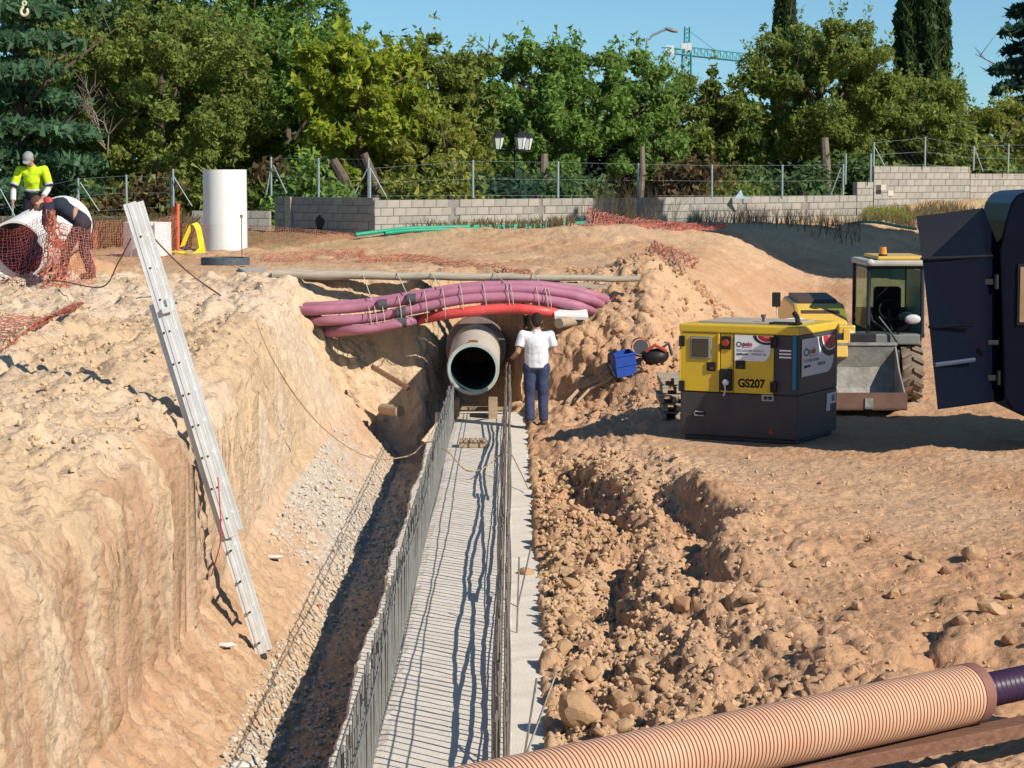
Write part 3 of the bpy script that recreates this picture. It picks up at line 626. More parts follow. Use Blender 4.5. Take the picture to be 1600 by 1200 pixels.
def person(label, loc, J, clothes, rot=0, scl=1.0):
    """J: joints in a local frame, x right of the person, y forward, z up from the ground"""
    t = thing('person', label, 'person', loc); M = Matrix.Translation(loc) @ Matrix.Rotation(rot, 4, 'Z') @ Matrix.Scale(scl, 4); R0 = M.to_3x3()
    j = {k: M @ Vector(v) for k, v in J.items() if k not in ('face', 'up')}; f = R0 @ Vector(J['face']); up = R0 @ Vector(J['up'])
    def body(bm):
        head(bm, j['head'], f, up); capsule(bm, j['neck'], j['head'] - up * .05, .058, .055)
        capsule(bm, j['pelvis'], j['chest'], .12, .12, flat=.8); capsule(bm, j['chest'], j['neck'], .115, .052)
        for e in 'lr':
            capsule(bm, j['sh' + e], j['el' + e], .052, .042); capsule(bm, j['el' + e], j['wr' + e], .042, .028)
            capsule(bm, j['chest'], j['sh' + e], .07, .048); capsule(bm, j['hip' + e], j['kn' + e], .085, .058); capsule(bm, j['kn' + e], j['an' + e], .056, .040)
            capsule(bm, j['pelvis'], j['hip' + e], .11, .09); capsule(bm, j['an' + e], j['toe' + e], .04, .035)
            hand(bm, j['wr' + e], j['wr' + e] - j['el' + e], R0 @ Vector((0, .3, -1)) if abs((j['wr' + e] - j['el' + e]).normalized().z) < .8 else R0 @ Vector((-1 if e == 'r' else 1, .2, 0)), .6, 1 if e == 'l' else -1)
    blob('body', body, clothes.get('skin', skin), t, .0105, 2)
    def shirt(bm):
        capsule(bm, j['pelvis'] + (j['chest'] - j['pelvis']) * clothes.get('hem', -.05), j['chest'], clothes.get('waist', .155), clothes.get('chest', .160), 20, .80, f0=True)
        capsule(bm, j['chest'], j['neck'] - (j['neck'] - j['chest']) * .12, .150, .075, 20)
        for e in 'lr':
            capsule(bm, j['chest'] + (j['neck'] - j['chest']) * .35, j['sh' + e], .112, .074)
            q = j['sh' + e].lerp(j['el' + e], clothes.get('sleeve', .75)); capsule(bm, j['sh' + e], q, .072, .070, 16, f1=True)
            if clothes.get('sleeve', .75) >= .99: capsule(bm, j['el' + e], j['el' + e].lerp(j['wr' + e], clothes.get('cuff', .95)), .06, .045)
    so = blob('shirt', shirt, clothes['shirt'], t, .014, 2, .026)
    def trou(bm):
        capsule(bm, j['pelvis'] + (j['chest'] - j['pelvis']) * .18, j['pelvis'], .150, .155, 20, .82, f0=True)
        for e in 'lr':
            capsule(bm, j['pelvis'].lerp(j['hip' + e], .5), j['hip' + e], .125, .115); capsule(bm, j['hip' + e], j['kn' + e], .108, .084); capsule(bm, j['kn' + e], j['an' + e].lerp(j['kn' + e], .04), .080, .074, 14, None, False, True)
    blob('trousers', trou, clothes['trousers'], t, .014, 2, .022)
    for e in 'lr':
        def shoe(bm):
            capsule(bm, j['an' + e] + Vector((0, 0, -.02)), j['toe' + e] + Vector((0, 0, 0)), .058, .048, 14); capsule(bm, j['an' + e], j['an' + e] + Vector((0, 0, .05)), .052, .052)
        blob('shoe', shoe, clothes['shoe'], t, .014, 2)
    s = f.cross(up).normalized(); u2 = s.cross(f); RH = Matrix((s, f.normalized(), u2)).transposed(); hc = j['head']
    if clothes.get('hair'):
        def hair(bm): ell(bm, hc + RH @ Vector((0, -.016, .02)), (.086, .094, .108), RH); ell(bm, hc + RH @ Vector((0, -.045, -.03)), (.070, .062, .07), RH)
        blob('hair', hair, clothes['hair'], t, .010, 1, .006)
    for e in (-1, 1):
        b = B(); b.ico(hc + RH @ Vector((e * .03, .088, .012)), .011, 1); b.build('eye', hole, t)
    if clothes.get('cap'):
        def cap(bm): ell(bm, hc + RH @ Vector((0, -.005, .045)), (.093, .108, .085), RH); ell(bm, hc + RH @ Vector((0, .10, .035)), (.07, .075, .012), RH)
        blob('cap', cap, clothes['cap'], t, .010, 1, .004)
    return t, j, RH, so
shoe_m = mat('boot_brown', (.12, .08, .06), rough=.8)
# worker in the white shirt, back to the camera
lc = PG(838, 669)
J = dict(face=(-.1, 1, -.15), up=(0, .1, 1), head=(0, .02, 1.58), neck=(0, -.01, 1.43), chest=(0, -.02, 1.22), pelvis=(0, 0, .93),
         shl=(-.205, -.01, 1.37), shr=(.205, -.01, 1.37), ell=(-.28, -.05, 1.12), elr=(.28, -.03, 1.12), wrl=(-.33, .18, 1.05), wrr=(.35, .19, 1.09),
         hipl=(-.095, 0, .88), hipr=(.095, 0, .88), knl=(-.10, .03, .48), knr=(.10, .02, .48), anl=(-.10, -.01, .08), anr=(.11, -.02, .08), toel=(-.11, .14, .045), toer=(.13, .14, .045))
person('man in a white t-shirt and navy trousers seen from behind beside the grey pipe', lc, J,
       dict(shirt=mat('white_cotton', (.80, .80, .82), rough=.9, bump=1.0, bscale=9, stretch=(1, 1, .35)), trousers=mat('navy_denim', (.055, .07, .13), rough=.9, col2=(.03, .04, .085), scale=9, bump=1.0, bscale=9), shoe=shoe_m,
            hair=mat('hair_dark', (.02, .015, .012), rough=.7, bump=.5, bscale=200), sleeve=.66, hem=-.10, waist=.178, chest=.182), 0, 1.0)
# hi-vis worker behind the white pipe, leaning forward, facing the camera
hv = mat('hivis_yellow', (.62, .86, .02), rough=.8); nv = mat('navy_cloth', (.02, .025, .045), rough=.9); grey_t = mat('reflective_tape', (.55, .57, .60), rough=.5)
wl = PY(56, 400, 39.8); wl = Vector((wl.x, 39.8, gtop(wl.x, 39.8) + .0)); zt = 0
J = dict(face=(.15, .75, -.75), up=(0, .6, .75), head=(.03, .32, 1.60), neck=(.0, .22, 1.48), chest=(0, .12, 1.26), pelvis=(0, 0, .94),
         shl=(-.21, .18, 1.42), shr=(.21, .18, 1.42), ell=(-.31, .24, 1.13), elr=(.31, .24, 1.13), wrl=(-.24, .42, .98), wrr=(.30, .34, .90),
         hipl=(-.10, 0, .88), hipr=(.10, 0, .88), knl=(-.12, .06, .48), knr=(.12, .03, .48), anl=(-.12, 0, .08), anr=(.14, -.05, .08), toel=(-.14, .16, .045), toer=(.16, .12, .045))
t, j, RH, so = person('worker in a yellow high-visibility jacket and grey cap leaning over the white pipe', wl, J,
       dict(shirt=hv, trousers=nv, shoe=shoe_m, cap=mat('cap_grey', (.30, .32, .30), rough=.9), sleeve=.80, hem=.35), math.pi)
def band(nm, pa, pb, r, m, flat=1):
    def fn(bm): capsule(bm, pa, pb, r, r, 20, flat, True, True)
    blob(nm, fn, m, t, .014, 1)
band('jacket_hem', j['pelvis'].lerp(j['chest'], .1), j['pelvis'].lerp(j['chest'], .38), .165, nv, .88)
band('reflective_band', j['pelvis'].lerp(j['chest'], .50), j['pelvis'].lerp(j['chest'], .55), .172, grey_t, .9)
for e in 'lr':
    band('reflective_band', j['sh' + e].lerp(j['el' + e], .80), j['sh' + e].lerp(j['el' + e], .88), .072, grey_t); band('sleeve_cuff', j['sh' + e].lerp(j['el' + e], .93), j['el' + e], .068, nv)
    band('glove', j['el' + e].lerp(j['wr' + e], .25), j['wr' + e], .050, mat('glove_pale', (.62, .64, .62), rough=.9))
# bending worker in front of the pipe, head to the left
wb = PZ(139, 447, 2.12); wb = Vector((wb.x - .08, wb.y, gtop(wb.x, wb.y)))
J = dict(face=(0, .60, -.8), up=(0, .8, .6), head=(0, .70, 1.16), neck=(0, .54, 1.16), chest=(0, .34, 1.12), pelvis=(0, .02, .90),
         shl=(-.16, .50, 1.10), shr=(.16, .50, 1.10), ell=(-.20, .52, .82), elr=(.20, .56, .82), wrl=(-.16, .42, .62), wrr=(.14, .44, .60),
         hipl=(-.09, 0, .85), hipr=(.09, 0, .85), knl=(-.12, .22, .47), knr=(.12, .02, .45), anl=(-.14, .30, .08), anr=(.13, -.10, .08), toel=(-.14, .46, .045), toer=(.13, .06, .045))
nvb = mat('maroon_grey_cloth', (.05, .035, .05), rough=.9)
t, j, RH, so = person('worker in dark clothes and brown cap bent double in front of the white pipe', wb, J,
       dict(shirt=mat('navy_shirt', (.025, .03, .05), rough=.9), trousers=nvb, shoe=shoe_m, cap=mat('cap_brown', (.12, .06, .04), rough=.9), sleeve=.9, hem=.0), math.pi / 2 - .1)
def belt(bm): capsule(bm, j['pelvis'] + Vector((.04, -.06, .08)), j['pelvis'] + Vector((.1, -.08, .02)), .12, .12, 16)
blob('bare_waist', lambda bm: ell(bm, j['pelvis'].lerp(j['chest'], .32) + Vector((.02, -.02, .0)), (.06, .15, .15)), skin, t, .014, 1)
b = B(); c = j['neck'] + Vector((.03, -.12, .04)); b.ico(c, .07, 2, (1, .5, 1)); b.cyl(c, c - Vector((0, 0, .35)), .015, n=6); tag(b.build('marker_post', red, smooth=True), 'short net stake with a red cap in front of the bent worker', 'stake')
t = thing('power_tool', 'reddish handheld cutting tool held by the bent worker', 'tool', PY(90, 375, 34.6)); c = PY(88, 378, 34.7)
b = B(); b.cyl(c - Vector((.14, 0, -.02)), c + Vector((.16, .05, -.05)), .055, .045, 12); b.build('motor', mat('tool_red', (.45, .08, .05), rough=.5), t, smooth=True)
b = B(); b.cyl(c + Vector((-.16, -.06, .03)), c + Vector((-.16, -.04, .03)), .11, n=20); b.build('disc', alu, t)
b = B(); b.tube([c + Vector((.14, 0, -.03)), c + Vector((.2, 0, .08)), c + Vector((.05, 0, .12))], .018, 8); b.build('handle', tape, t)
# ---------------------------------------------------------------- generator
def text(body, size, loc, rot, m, parent, name='lettering', ext=.0015, M=None, sx=1.0, bold=0.0):
    cu = bpy.data.curves.new(name, 'FONT'); cu.body = body; cu.size = size; cu.extrude = ext; cu.align_x = 'LEFT'; cu.offset = bold
    o = bpy.data.objects.new(name, cu); link(o); bpy.context.view_layer.update()
    me = bpy.data.meshes.new_from_object(o.evaluated_get(bpy.context.evaluated_depsgraph_get())); bpy.data.objects.remove(o)
    T = Matrix.Translation(loc) @ Euler(rot).to_matrix().to_4x4() @ Matrix.Diagonal((sx, 1, 1, 1))
    org = ORG[parent.name]; me.transform(Matrix.Translation(-org) @ (M or Matrix.Identity(4)) @ T); me.materials.clear(); me.materials.append(m)
    o = bpy.data.objects.new(name, me); link(o); o.parent = parent; ORG[o.name] = org; return o
gy = mat('gen_yellow', (.74, .49, .012), rough=.45, spec=.45, col2=(.60, .41, .05), scale=3.5, coat=.1)
gg = mat('gen_dark_grey', (.040, .043, .058), rough=.55, spec=.35, col2=(.075, .062, .055), scale=3)
blk = mat('black_plastic', (.018, .018, .02), rough=.5); sgn = mat('sign_white', (.80, .80, .82), rough=.5, var=.02)
inkk = mat('ink_dark', (.03, .035, .05), rough=.6); inkr = mat('ink_red', (.50, .025, .03), rough=.5); glass_d = mat('panel_glass', (.05, .045, .03), rough=.15, spec=.6)
gC = PZ(1246, 696, .25); th = math.radians(28); GL, GS, GH = 1.70, 1.5, 1.57
gx_ = Vector((math.cos(th), -math.sin(th), 0)); org = gC - gx_ * GL
MG = Matrix.Translation(org) @ Matrix.Rotation(-th, 4, 'Z')
t = thing('generator', 'yellow and dark grey generator box with the number GS207 standing on the bare earth', 'generator', (org.x, org.y, .25))
def GB(): return B(MG)
b = GB(); b.bbox((.0, 0, .06), (GL, GS, .655)); b.bbox((.05, .04, 0), (GL - .05, GS - .04, .06)); b.build('base_frame', gg, t, bevel=.02)
b = GB(); b.bbox((.012, .014, .657), (GL - .0, GS - .004, 1.452)); b.build('housing', gg, t, bevel=.012)
b = GB(); b.rbox((-.015, -.02, 1.455), (GL + .015, GS + .02, GH), .02); b.build('roof', gy, t)
b = GB(); b.bbox((-.006, -.012, .662), (.008, .013, 1.45)); b.bbox((.008, -.006, .662), (.575, .012, 1.45)); b.build('door', gy, t, bevel=.004)
b = GB(); b.bbox((.552, -.03, .664), (.582, -.007, 1.448)); b.build('door_edge', gy, t, bevel=.006)
b = GB(); b.rbox((.15, -.022, 1.10), (.455, -.004, 1.40), .018, 3); f_ = b.build('window', mat('window_frame_grey', (.35, .36, .33), rough=.5), t)
b = GB(); b.rbox((.185, -.030, 1.13), (.42, -.019, 1.37), .010, 3); b.build('pane', glass_d, f_)
b = GB(); b.bbox((.592, -.004, .662), (.772, .012, 1.45)); b.build('panel', gy, t, bevel=.003)
b = GB(); b.bbox((.782, -.006, .662), (1.352, .012, 1.45)); b.build('door', gy, t, bevel=.004)
for (u0, u1, z0, z1) in ((.395, .52, .94, 1.06), (.815, .95, .985, 1.10)):
    b = GB(); b.rbox((u0, -.024, z0), (u1, -.005, z1), .008); h = b.build('latch', blk, t); b = GB(); b.bbox((u0 + .05, -.034, z0 + .02), (u1 - .03, -.022, z0 + .06)); b.build('handle', gg, h)
b = GB(); b.rbox((.605, -.026, 1.24), (.745, -.003, 1.42), .008); e_ = b.build('stop_button_box', blk, t); b = GB(); b.cyl((.675, -.026, 1.33), (.675, -.055, 1.33), .045, n=16); b.build('button', mat('button_red', (.45, .06, .04)), e_)
b = GB(); b.rbox((.59, -.05, .685), (.775, -.003, .98), .02); e_ = b.build('socket_box', blk, t); b = GB(); b.ico(Vector((.69, -.06, .80)), .05, 2, (1, .6, .9)); b.build('plug', alu, e_, smooth=True)
b = GB(); b.tube([Vector((.68, -.07, .77)), Vector((.70, -.09, .70)), Vector((.66, -.05, .62))], .012, 6); b.build('cable', alu, e_)
for (u, z) in ((.03, 1.33), (.03, .72), (1.355, 1.35), (1.355, .76)):
    b = GB(); b.rbox((u - .04, -.034, z - .07), (u + .045, -.006, z + .075), .012); b.cyl((u - .025, -.034, z - .06), (u - .025, -.034, z + .06), .014, n=8); b.build('hinge', blk, t)
b = GB(); b.box((GL - .05, -.004, 1.10), (.055, .03, .74)); b.build('corner_post', mat('strip_blue', (.02, .20, .36), rough=.5), t, bevel=.008)
for k in range(3):
    b = GB(); b.bbox((1.43, -.006, 1.24 - k * .045), (1.60, .012, 1.262 - k * .045)); b.build('stripe', sgn, t)
# sign on the front door and on the side
def sign(T, w, h, tiny=False):
    MM = MG @ T
    b = B(MM); pr_ = [(0, 0), (w * .74, 0)] + [(w * .74 + w * .22 * math.sin(a), h * .45 - h * .45 * math.cos(a)) for a in [i * math.pi / 12 for i in range(1, 7)]] + [(w, h)] + [(0, h)]
    b.prism(pr_, -.006, 0, 'Y'); s_ = b.build('sign', sgn, t)
    def arc(r0, r1, m, y):
        b = B(MM); c = (w * .86, h * 1.0); P = []
        for i in range(17):
            a = math.pi + math.pi * i / 16; P.append((c[0] + r0 * math.cos(a), min(h, c[1] + r0 * .62 * math.sin(a))))
        P = [(min(x, w - .002), z) for x, z in P]
        b.prism(P, -y, -.0062, 'Y'); b.build('emblem', m, s_)
    arc(w * .37, 0, inkk, .0072); arc(w * .27, 0, sgn, .0082); arc(w * .24, 0, inkr, .0092); arc(w * .10, 0, mat('ink_pink', (.6, .2, .2)), .0102)
    b = B(MM)
    ov = [(math.cos(2 * math.pi * i / 24), math.sin(2 * math.pi * i / 24)) for i in range(24)]; vs = []; cx, cz_ = w * .115, h * .64
    for (kx, kz) in ((.075 * w, .105 * h), (.050 * w, .070 * h)):
        for x, z in ov: vs.append((cx + kx * x, -.0085, cz_ + kz * z))
    b.add(vs, [(i, (i + 1) % 24, 24 + (i + 1) % 24, 24 + i) for i in range(24)]); b.build('letter_o', inkk, s_)
    rt = (math.pi / 2, 0, 0)
    text('p', h * .25, (w * .205, -.0075, h * .58), rt, inkk, s_, M=MM, bold=.002); text('ein', h * .25, (w * .275, -.0075, h * .58), rt, inkr, s_, M=MM, bold=.002, sx=1.05)
    b = B(MM); b.bbox((w * .23, -.008, h * .515), (w * .46, -.0065, h * .53)); b.build('underline', inkr, s_)
    text('TCC LOCURE AQUILE A', h * .118, (w * .05, -.0075, h * .37), rt, mat('ink_grey', (.25, .25, .30)), s_, M=MM, sx=.9)
    text('opein.com', h * .135, (w * .05, -.0075, h * .23), rt, inkk, s_, M=MM, bold=.0015, sx=.85); text('ONLINE 24h', h * .13, (w * .46, -.0075, h * .23), rt, mat('ink_grey', (.25, .25, .30)), s_, M=MM, sx=.85)
sign(Matrix.Translation((.80, -.010, 1.095)), .53, .345)
sign(Matrix.Translation((GL + .010, .10, .90)) @ Matrix.Rotation(math.pi / 2, 4, 'Z'), 1.25, .50)
text('GS207', .155, (.845, -.0065, .745), (math.pi / 2, 0, 0), mat('ink_black', (.01, .01, .012)), t, 'number', M=MG, bold=.006, sx=.92)
b = B(MG); b.bbox((GL + .004, 1.08, .45), (GL + .012, 1.42, .60)); b.bbox((GL + .005, 1.06, .36), (GL + .011, 1.20, .448)); b.build('sticker', sgn, t)
b = B(MG); b.bbox((GL + .013, 1.26, .48), (GL + .016, 1.36, .57)); b.build('sticker_print', mat('strip_blue', (.02, .20, .36)), t)
b = GB()
b.tube([Vector((.22, -.018, .36)), Vector((.24, -.03, .385)), Vector((.36, -.03, .385))], .009, 6); b.tube([Vector((.22, -.018, .36)), Vector((.235, -.03, .335)), Vector((.36, -.03, .335))], .009, 6); b.build('fork_slot_rim', mat('rim_pale', (.5, .5, .5)), t)
b = GB(); b.bbox((.235, -.012, .343), (.37, .002, .378)); b.build('fork_slot', hole, t)
b = GB(); b.rbox((1.19, -.02, .57), (1.36, .002, .655), .01); e_ = b.build('socket_plate', mat('rim_pale', (.5, .5, .5)), t)
for u in (1.225, 1.29): b = GB(); b.bbox((u, -.026, .59), (u + .05, -.018, .635)); b.build('socket', blk, e_)
b = GB(); b.box((1.33, -.006, .16), (.07, .02, .05)); b.build('red_mark', mat('button_red', (.45, .06, .04)), t)
b = GB(); b.cyl((1.0, .5, GH), (1.0, .5, GH + .10), .02, n=8); b.cyl((1.0, .5, GH + .08), (1.0, .5, GH + .12), .035, n=8); b.build('lifting_bolt', tape, t)
b = GB(); b.tube([Vector((1.5, .35, GH + .16)), Vector((1.56, .30, GH + .11)), Vector((1.60, .25, GH + .02))], .035, 8); b.box(Vector((1.38, .35, GH + .02)), (.4, .2, .03)); b.build('exhaust_elbow', blk, t, smooth=True)
b = GB(); b.box(Vector((.8, .75, GH + .012)), (1.3, 1.0, .02)); b.build('roof_plate', mat('dusty_metal', (.45, .40, .33), rough=.7), t)
# pallets stacked left of the generator
c = PZ(1046, 655, .25)
for k in range(5):
    z = .27 + k * .13; tt = thing('pallet', '%s of the stacked grey pallets left of the generator' % ['lowest', 'second from the bottom', 'middle', 'second from the top', 'topmost'][k], 'pallet', (c.x, c.y + .1, z), 'stacked pallets beside the generator')
    ox = random.uniform(-.06, .06); oy = random.uniform(-.06, .06)
    for q in range(5):
        b = B(); b.box((c.x + .08 + ox, c.y - .25 + oy + q * .16, z + .10), (.50, .11, .02), Matrix.Rotation(.03 * (k % 3 - 1), 3, 'Z')); b.build('slat', wood2, tt)
    for q in (-.2, 0, .2):
        b = B(); b.box((c.x + .08 + q + ox, c.y + .07 + oy, z + .045), (.07, .8, .085)); b.build('bearer', wood2, tt)
# ---------------------------------------------------------------- blue crate of tools
c = PG(980, 588); zc = c.z; t = thing('tool_box', 'open blue plastic tool box lying on the slope left of the generator', 'tool box', (c.x, c.y, zc))
bl = mat('blue_plastic', (.03, .09, .42), rough=.45); RB = Euler((.15, -.15, .3)).to_matrix(); o_ = Vector((c.x - .05, c.y, zc + .02))
MB_ = Matrix.Translation(o_) @ RB.to_4x4()
b = B(MB_); b.bbox((-.17, -.14, 0), (.17, .14, .03)); b.bbox((-.17, -.14, .03), (-.15, .14, .36)); b.bbox((.15, -.14, .03), (.17, .14, .36)); b.bbox((-.15, -.14, .03), (.15, -.12, .36)); b.bbox((-.15, .12, .03), (.15, .14, .36)); b.build('box', bl, t)
b = B(MB_); b.bbox((-.18, -.155, .17), (.18, -.141, .20)); b.bbox((-.18, -.155, .335), (.18, -.141, .365)); b.build('rim', bl, t)
b = B(MB_); b.tube([(-.2, -.1, .02), (-.26, -.05, .2), (-.22, 0, .36), (-.1, 0, .42)], .028, 8); b.build('strap', blk, t)
c2 = PG(1003, 577); zc = c2.z; t = thing('hose_reel', 'round copper coloured reel among the tools right of the blue box', 'reel', (c2.x, c2.y, zc))
b = B(); cc = Vector((c2.x - .02, c2.y, zc + .28)); pts = [cc + Vector((.15 * math.cos(a), .04 * math.sin(a * 3), .15 * math.sin(a))) for a in [i * .26 for i in range(100)]]; b.tube(pts, .014, 5); b.build('coil', mat('copper_hose', (.42, .17, .11), rough=.4), t, smooth=True)
b = B(); b.cyl(cc - Vector((0, .05, 0)), cc + Vector((0, .05, 0)), .12, n=20); b.build('hub', tape, t)
t = thing('tool_bag', 'black tool bag with red straps beside the blue tool box', 'bag', (c2.x + .22, c2.y, zc))
b = B(); b.ico((c2.x + .22, c2.y + .02, zc + .13), .17, 2, (1.3, .8, .8), .25, seed=4); b.build('bag_body', blk, t, smooth=True)
b = B(); b.tube([(c2.x + .05, c2.y - .1, zc + .22), (c2.x + .2, c2.y - .12, zc + .32), (c2.x + .38, c2.y - .05, zc + .22)], .03, 6); b.build('strap', mat('tool_red', (.45, .08, .05)), t, smooth=True)
b = B(); b.tube([(c2.x + .3, c2.y, zc + .25), (c2.x + .42, c2.y, zc + .34), (c2.x + .48, c2.y, zc + .15)], .03, 6); b.build('handle', tape, t, smooth=True)
b = B(); P0 = [PG(952, 600), PG(930, 615), PG(905, 628), PG(885, 640)]; b.tube([p + Vector((0, 0, .06)) for p in P0], .03, 6); b.tube([p + Vector((.15, -.2, .07)) for p in P0], .022, 6)
tag(b.build('shovel_handle', wood, smooth=True), 'two wooden tool handles lying on the slope right of the man in white', 'tool handle')
# ---------------------------------------------------------------- telehandler / loader
ly = mat('loader_yellow', (.74, .46, .06), rough=.4, spec=.5, col2=(.66, .42, .09), scale=3, coat=.2); ldk = mat('loader_black', (.03, .03, .035), rough=.5); lgr = mat('loader_grey', (.20, .21, .20), rough=.5, spec=.4)
ste = mat('bucket_steel', (.42, .40, .36), rough=.55, metal=.35, spec=.4, col2=(.24, .22, .19), scale=7, bump=.3, bscale=20); rst = mat('bucket_lip_rust', (.20, .11, .08), rough=.8, col2=(.14, .08, .06))
tyre = mat('tyre_dusty', (.26, .20, .15), rough=.9, col2=(.16, .12, .09), scale=8); gl = mat('cab_glass', (.80, .92, .87), rough=.04, thin=True)
X0 = PY(1322, 600, 35.2).x; gzl = .30; t = thing('wheel_loader', 'yellow compact loader facing the camera with its bucket lowered behind the generator', 'loader', (X0, 36, gzl))
def LB(): return B(Matrix.Translation((X0, 0, gzl)))
# wheels
def wheel(cx, cy, lab=None):
    b = LB(); R_, W_ = .46, .34; prof = [(.27, -.14), (.34, -.17), (.43, -.16), (.455, -.12), (.455, .12), (.43, .16), (.34, .17), (.27, .14)]; n = 36; vs = []
    for j in range(n):
        a = 2 * math.pi * j / n
        for r, x in prof: vs.append((cx + x, cy + r * math.cos(a), .46 + r * math.sin(a)))
    k = len(prof); b.add(vs, [(j * k + q, j * k + (q + 1) % k, ((j + 1) % n) * k + (q + 1) % k, ((j + 1) % n) * k + q) for j in range(n) for q in range(k)])
    w = b.build('wheel', tyre, t, smooth=True)
    for j in range(16):
        for sd in (-1, 1):
            a = 2 * math.pi * (j + (.5 if sd > 0 else 0)) / 16; b = LB(); vs = []
            for (x, da) in ((.01 * sd, 0), (.165 * sd, .17)):
                for dr in (.44, .492):
                    for dd in (-.038, .038):
                        aa = a + da + dd * 1.6; vs.append((cx + x, cy + dr * math.cos(aa), .46 + dr * math.sin(aa)))
            b.add(vs, [(0, 1, 3, 2), (4, 6, 7, 5), (0, 4, 5, 1), (2, 3, 7, 6), (0, 2, 6, 4), (1, 5, 7, 3)]); b.build('tread_lug', tyre, w)
    b = LB(); b.cyl((cx - .1, cy, .46), (cx + .1, cy, .46), .28, n=24); b.cyl((cx - .13, cy, .46), (cx + .13, cy, .46), .09, n=12); b.build('rim', mat('rim_tan', (.50, .38, .22)), w, smooth=True)
for cx in (-.80, 1.02):
    for cy in (35.6, 38.0): wheel(cx, cy)
# bucket
pr_ = [(34.75, .96), (34.85, .62), (34.80, .28), (34.62, .08), (34.30, .02), (33.72, .24), (33.74, .27), (34.30, .07), (34.58, .13), (34.74, .31), (34.78, .62), (34.69, .95)]
b = LB(); b.prism(pr_, -1.0, .66, 'X'); b.build('bucket', ste, t)
for cx in (-1.02, .66):
    b = LB(); b.prism([(34.75, .97), (34.87, .62), (34.82, .27), (34.63, .06), (34.30, .0), (33.70, .23), (34.35, .60)], cx, cx + .022, 'X'); b.build('bucket_side', ste, t)
b = LB(); b.box((-.17, 33.71, .20), (1.71, .03, .26)); b.build('cutting_edge', rst, t)
b = LB(); b.box((0.12, 33.69, .17), (.12, .03, .16)); b.build('wear_plate', ste, t)
b = LB(); b.box((-.17, 34.72, .975), (1.72, .10, .04)); b.build('bucket_rim', ste, t)
# boom, carriage, chassis
b = LB(); b.box((-.18, 35.1, .80), (.24, .9, .26), Euler((-.25, 0, 0)).to_matrix()); b.build('boom', ly, t, bevel=.01)
b = LB(); b.bbox((-.35, 34.86, .35), (.40, 34.98, 1.12)); b.build('carriage', ldk, t, bevel=.01)
b = LB(); b.box((-.05, 34.9, 1.06), (.10, .12, .26)); b.build('tilt_link', ly, t, bevel=.01)
b = LB(); b.bbox((-.62, 35.2, .42), (.82, 38.6, .85)); b.build('chassis', ldk, t, bevel=.03)
b = LB(); b.prism([(35.6, .85), (35.55, 1.05), (35.7, 1.26), (36.2, 1.50), (37.6, 1.55), (38.4, 1.35), (38.5, .85)], -.70, .10, 'X'); b.build('hood', ly, t, bevel=.05)
b = LB(); b.prism([(35.9, 1.36), (36.35, 1.56), (37.5, 1.61), (37.6, 1.5), (36.3, 1.44)], -.62, .0, 'X'); b.build('hood_cover', mat('hood_dark', (.10, .06, .04), rough=.5), t, bevel=.01)
b = LB(); b.bbox((-.12, 35.25, .86), (.14, 35.55, 1.22)); b.build('lamp_housing', ly, t, bevel=.02)
b = LB(); b.box((.04, 35.23, 1.03), (.14, .03, .22)); b.build('number_plate', sgn, t)
b = LB(); b.box((-.01, 35.21, .98), (.04, .02, .16)); b.build('lamp', glass_d, t)
b = LB(); b.bbox((.16, 35.3, .92), (1.14, 36.0, 1.08)); b.build('cab_step', lgr, t, bevel=.02)
# cab
cx0, cx1, z0, z1, y0, y1 = .36, 1.20, 1.05, 2.12, 35.45, 36.9
for (xa, ya, xb, yb) in ((cx0, y0, cx0 + .02, y0 + .08), (cx1, y0, cx1, y0 + .08), (cx0, y1, cx0, y1), (cx1, y1, cx1, y1)):
    b = LB(); b.tube([(xa, ya, z0), (xb, yb, z1)], .032, 8); b.build('cab_post', ldk, t)
b = LB(); b.box(((cx0 + cx1) / 2, y0 - .005, z0 + .0), (.90, .07, .06)); b.box(((cx0 + cx1) / 2, y0 + .07, z1 - .02), (.90, .07, .05)); b.build('windscreen_frame', ldk, t)
b = LB(); b.rbox((cx0 - .05, y0 - .04, z1 + .0), (cx1 + .05, y1 + .08, z1 + .09), .03); b.build('cab_roof', mat('roof_pale', (.50, .47, .40), rough=.5), t)
b = LB(); b.rbox((cx0 + .14, y0 + .02, z1 + .092), (cx1 + .05, y1, z1 + .15), .02); b.build('roof_hatch', ly, t)
b = LB(); b.cyl((cx0 + .24, y0 + .15, z1 + .15), (cx0 + .24, y0 + .15, z1 + .18), .07, n=16); b.build('beacon_base', ldk, t)
b = LB(); b.cyl((cx0 + .24, y0 + .15, z1 + .18), (cx0 + .24, y0 + .15, z1 + .29), .062, .052, n=16); b.build('beacon', mat('beacon_amber', (.85, .32, .02), rough=.2, spec=.6), t, smooth=True)
b = LB(); b.ico(Vector((cx0 + .02, y0 - .05, z1 + .06)), .06, 2, (1, .6, .9)); b.build('work_lamp', mat('lamp_lens', (.6, .6, .6), rough=.2), t, smooth=True)
b = LB(); b.bbox((cx0 + .03, y0 + .02, z0 + .03), (cx1 - .03, y0 + .028, z1 - .04)); b.build('windscreen', gl, t)
b = LB(); b.bbox((cx0 + .03, y1, z0 + .35), (cx1 - .03, y1 + .008, z1 - .04)); b.build('rear_window', gl, t)
b = LB(); b.bbox((cx0 - .005, y0 + .1, z0 + .1), (cx0 + .003, y1 - .1, z1 - .04)); b.build('side_window', gl, t)
b = LB(); b.bbox((cx0, y1 - .05, z0 - .1), (cx1, y1 - .01, z0 + .36)); b.bbox((cx0 + .02, y0 + .03, z0 - .14), (cx1 - .02, y1 - .06, z0 - .06)); b.build('cab_floor', lgr, t)
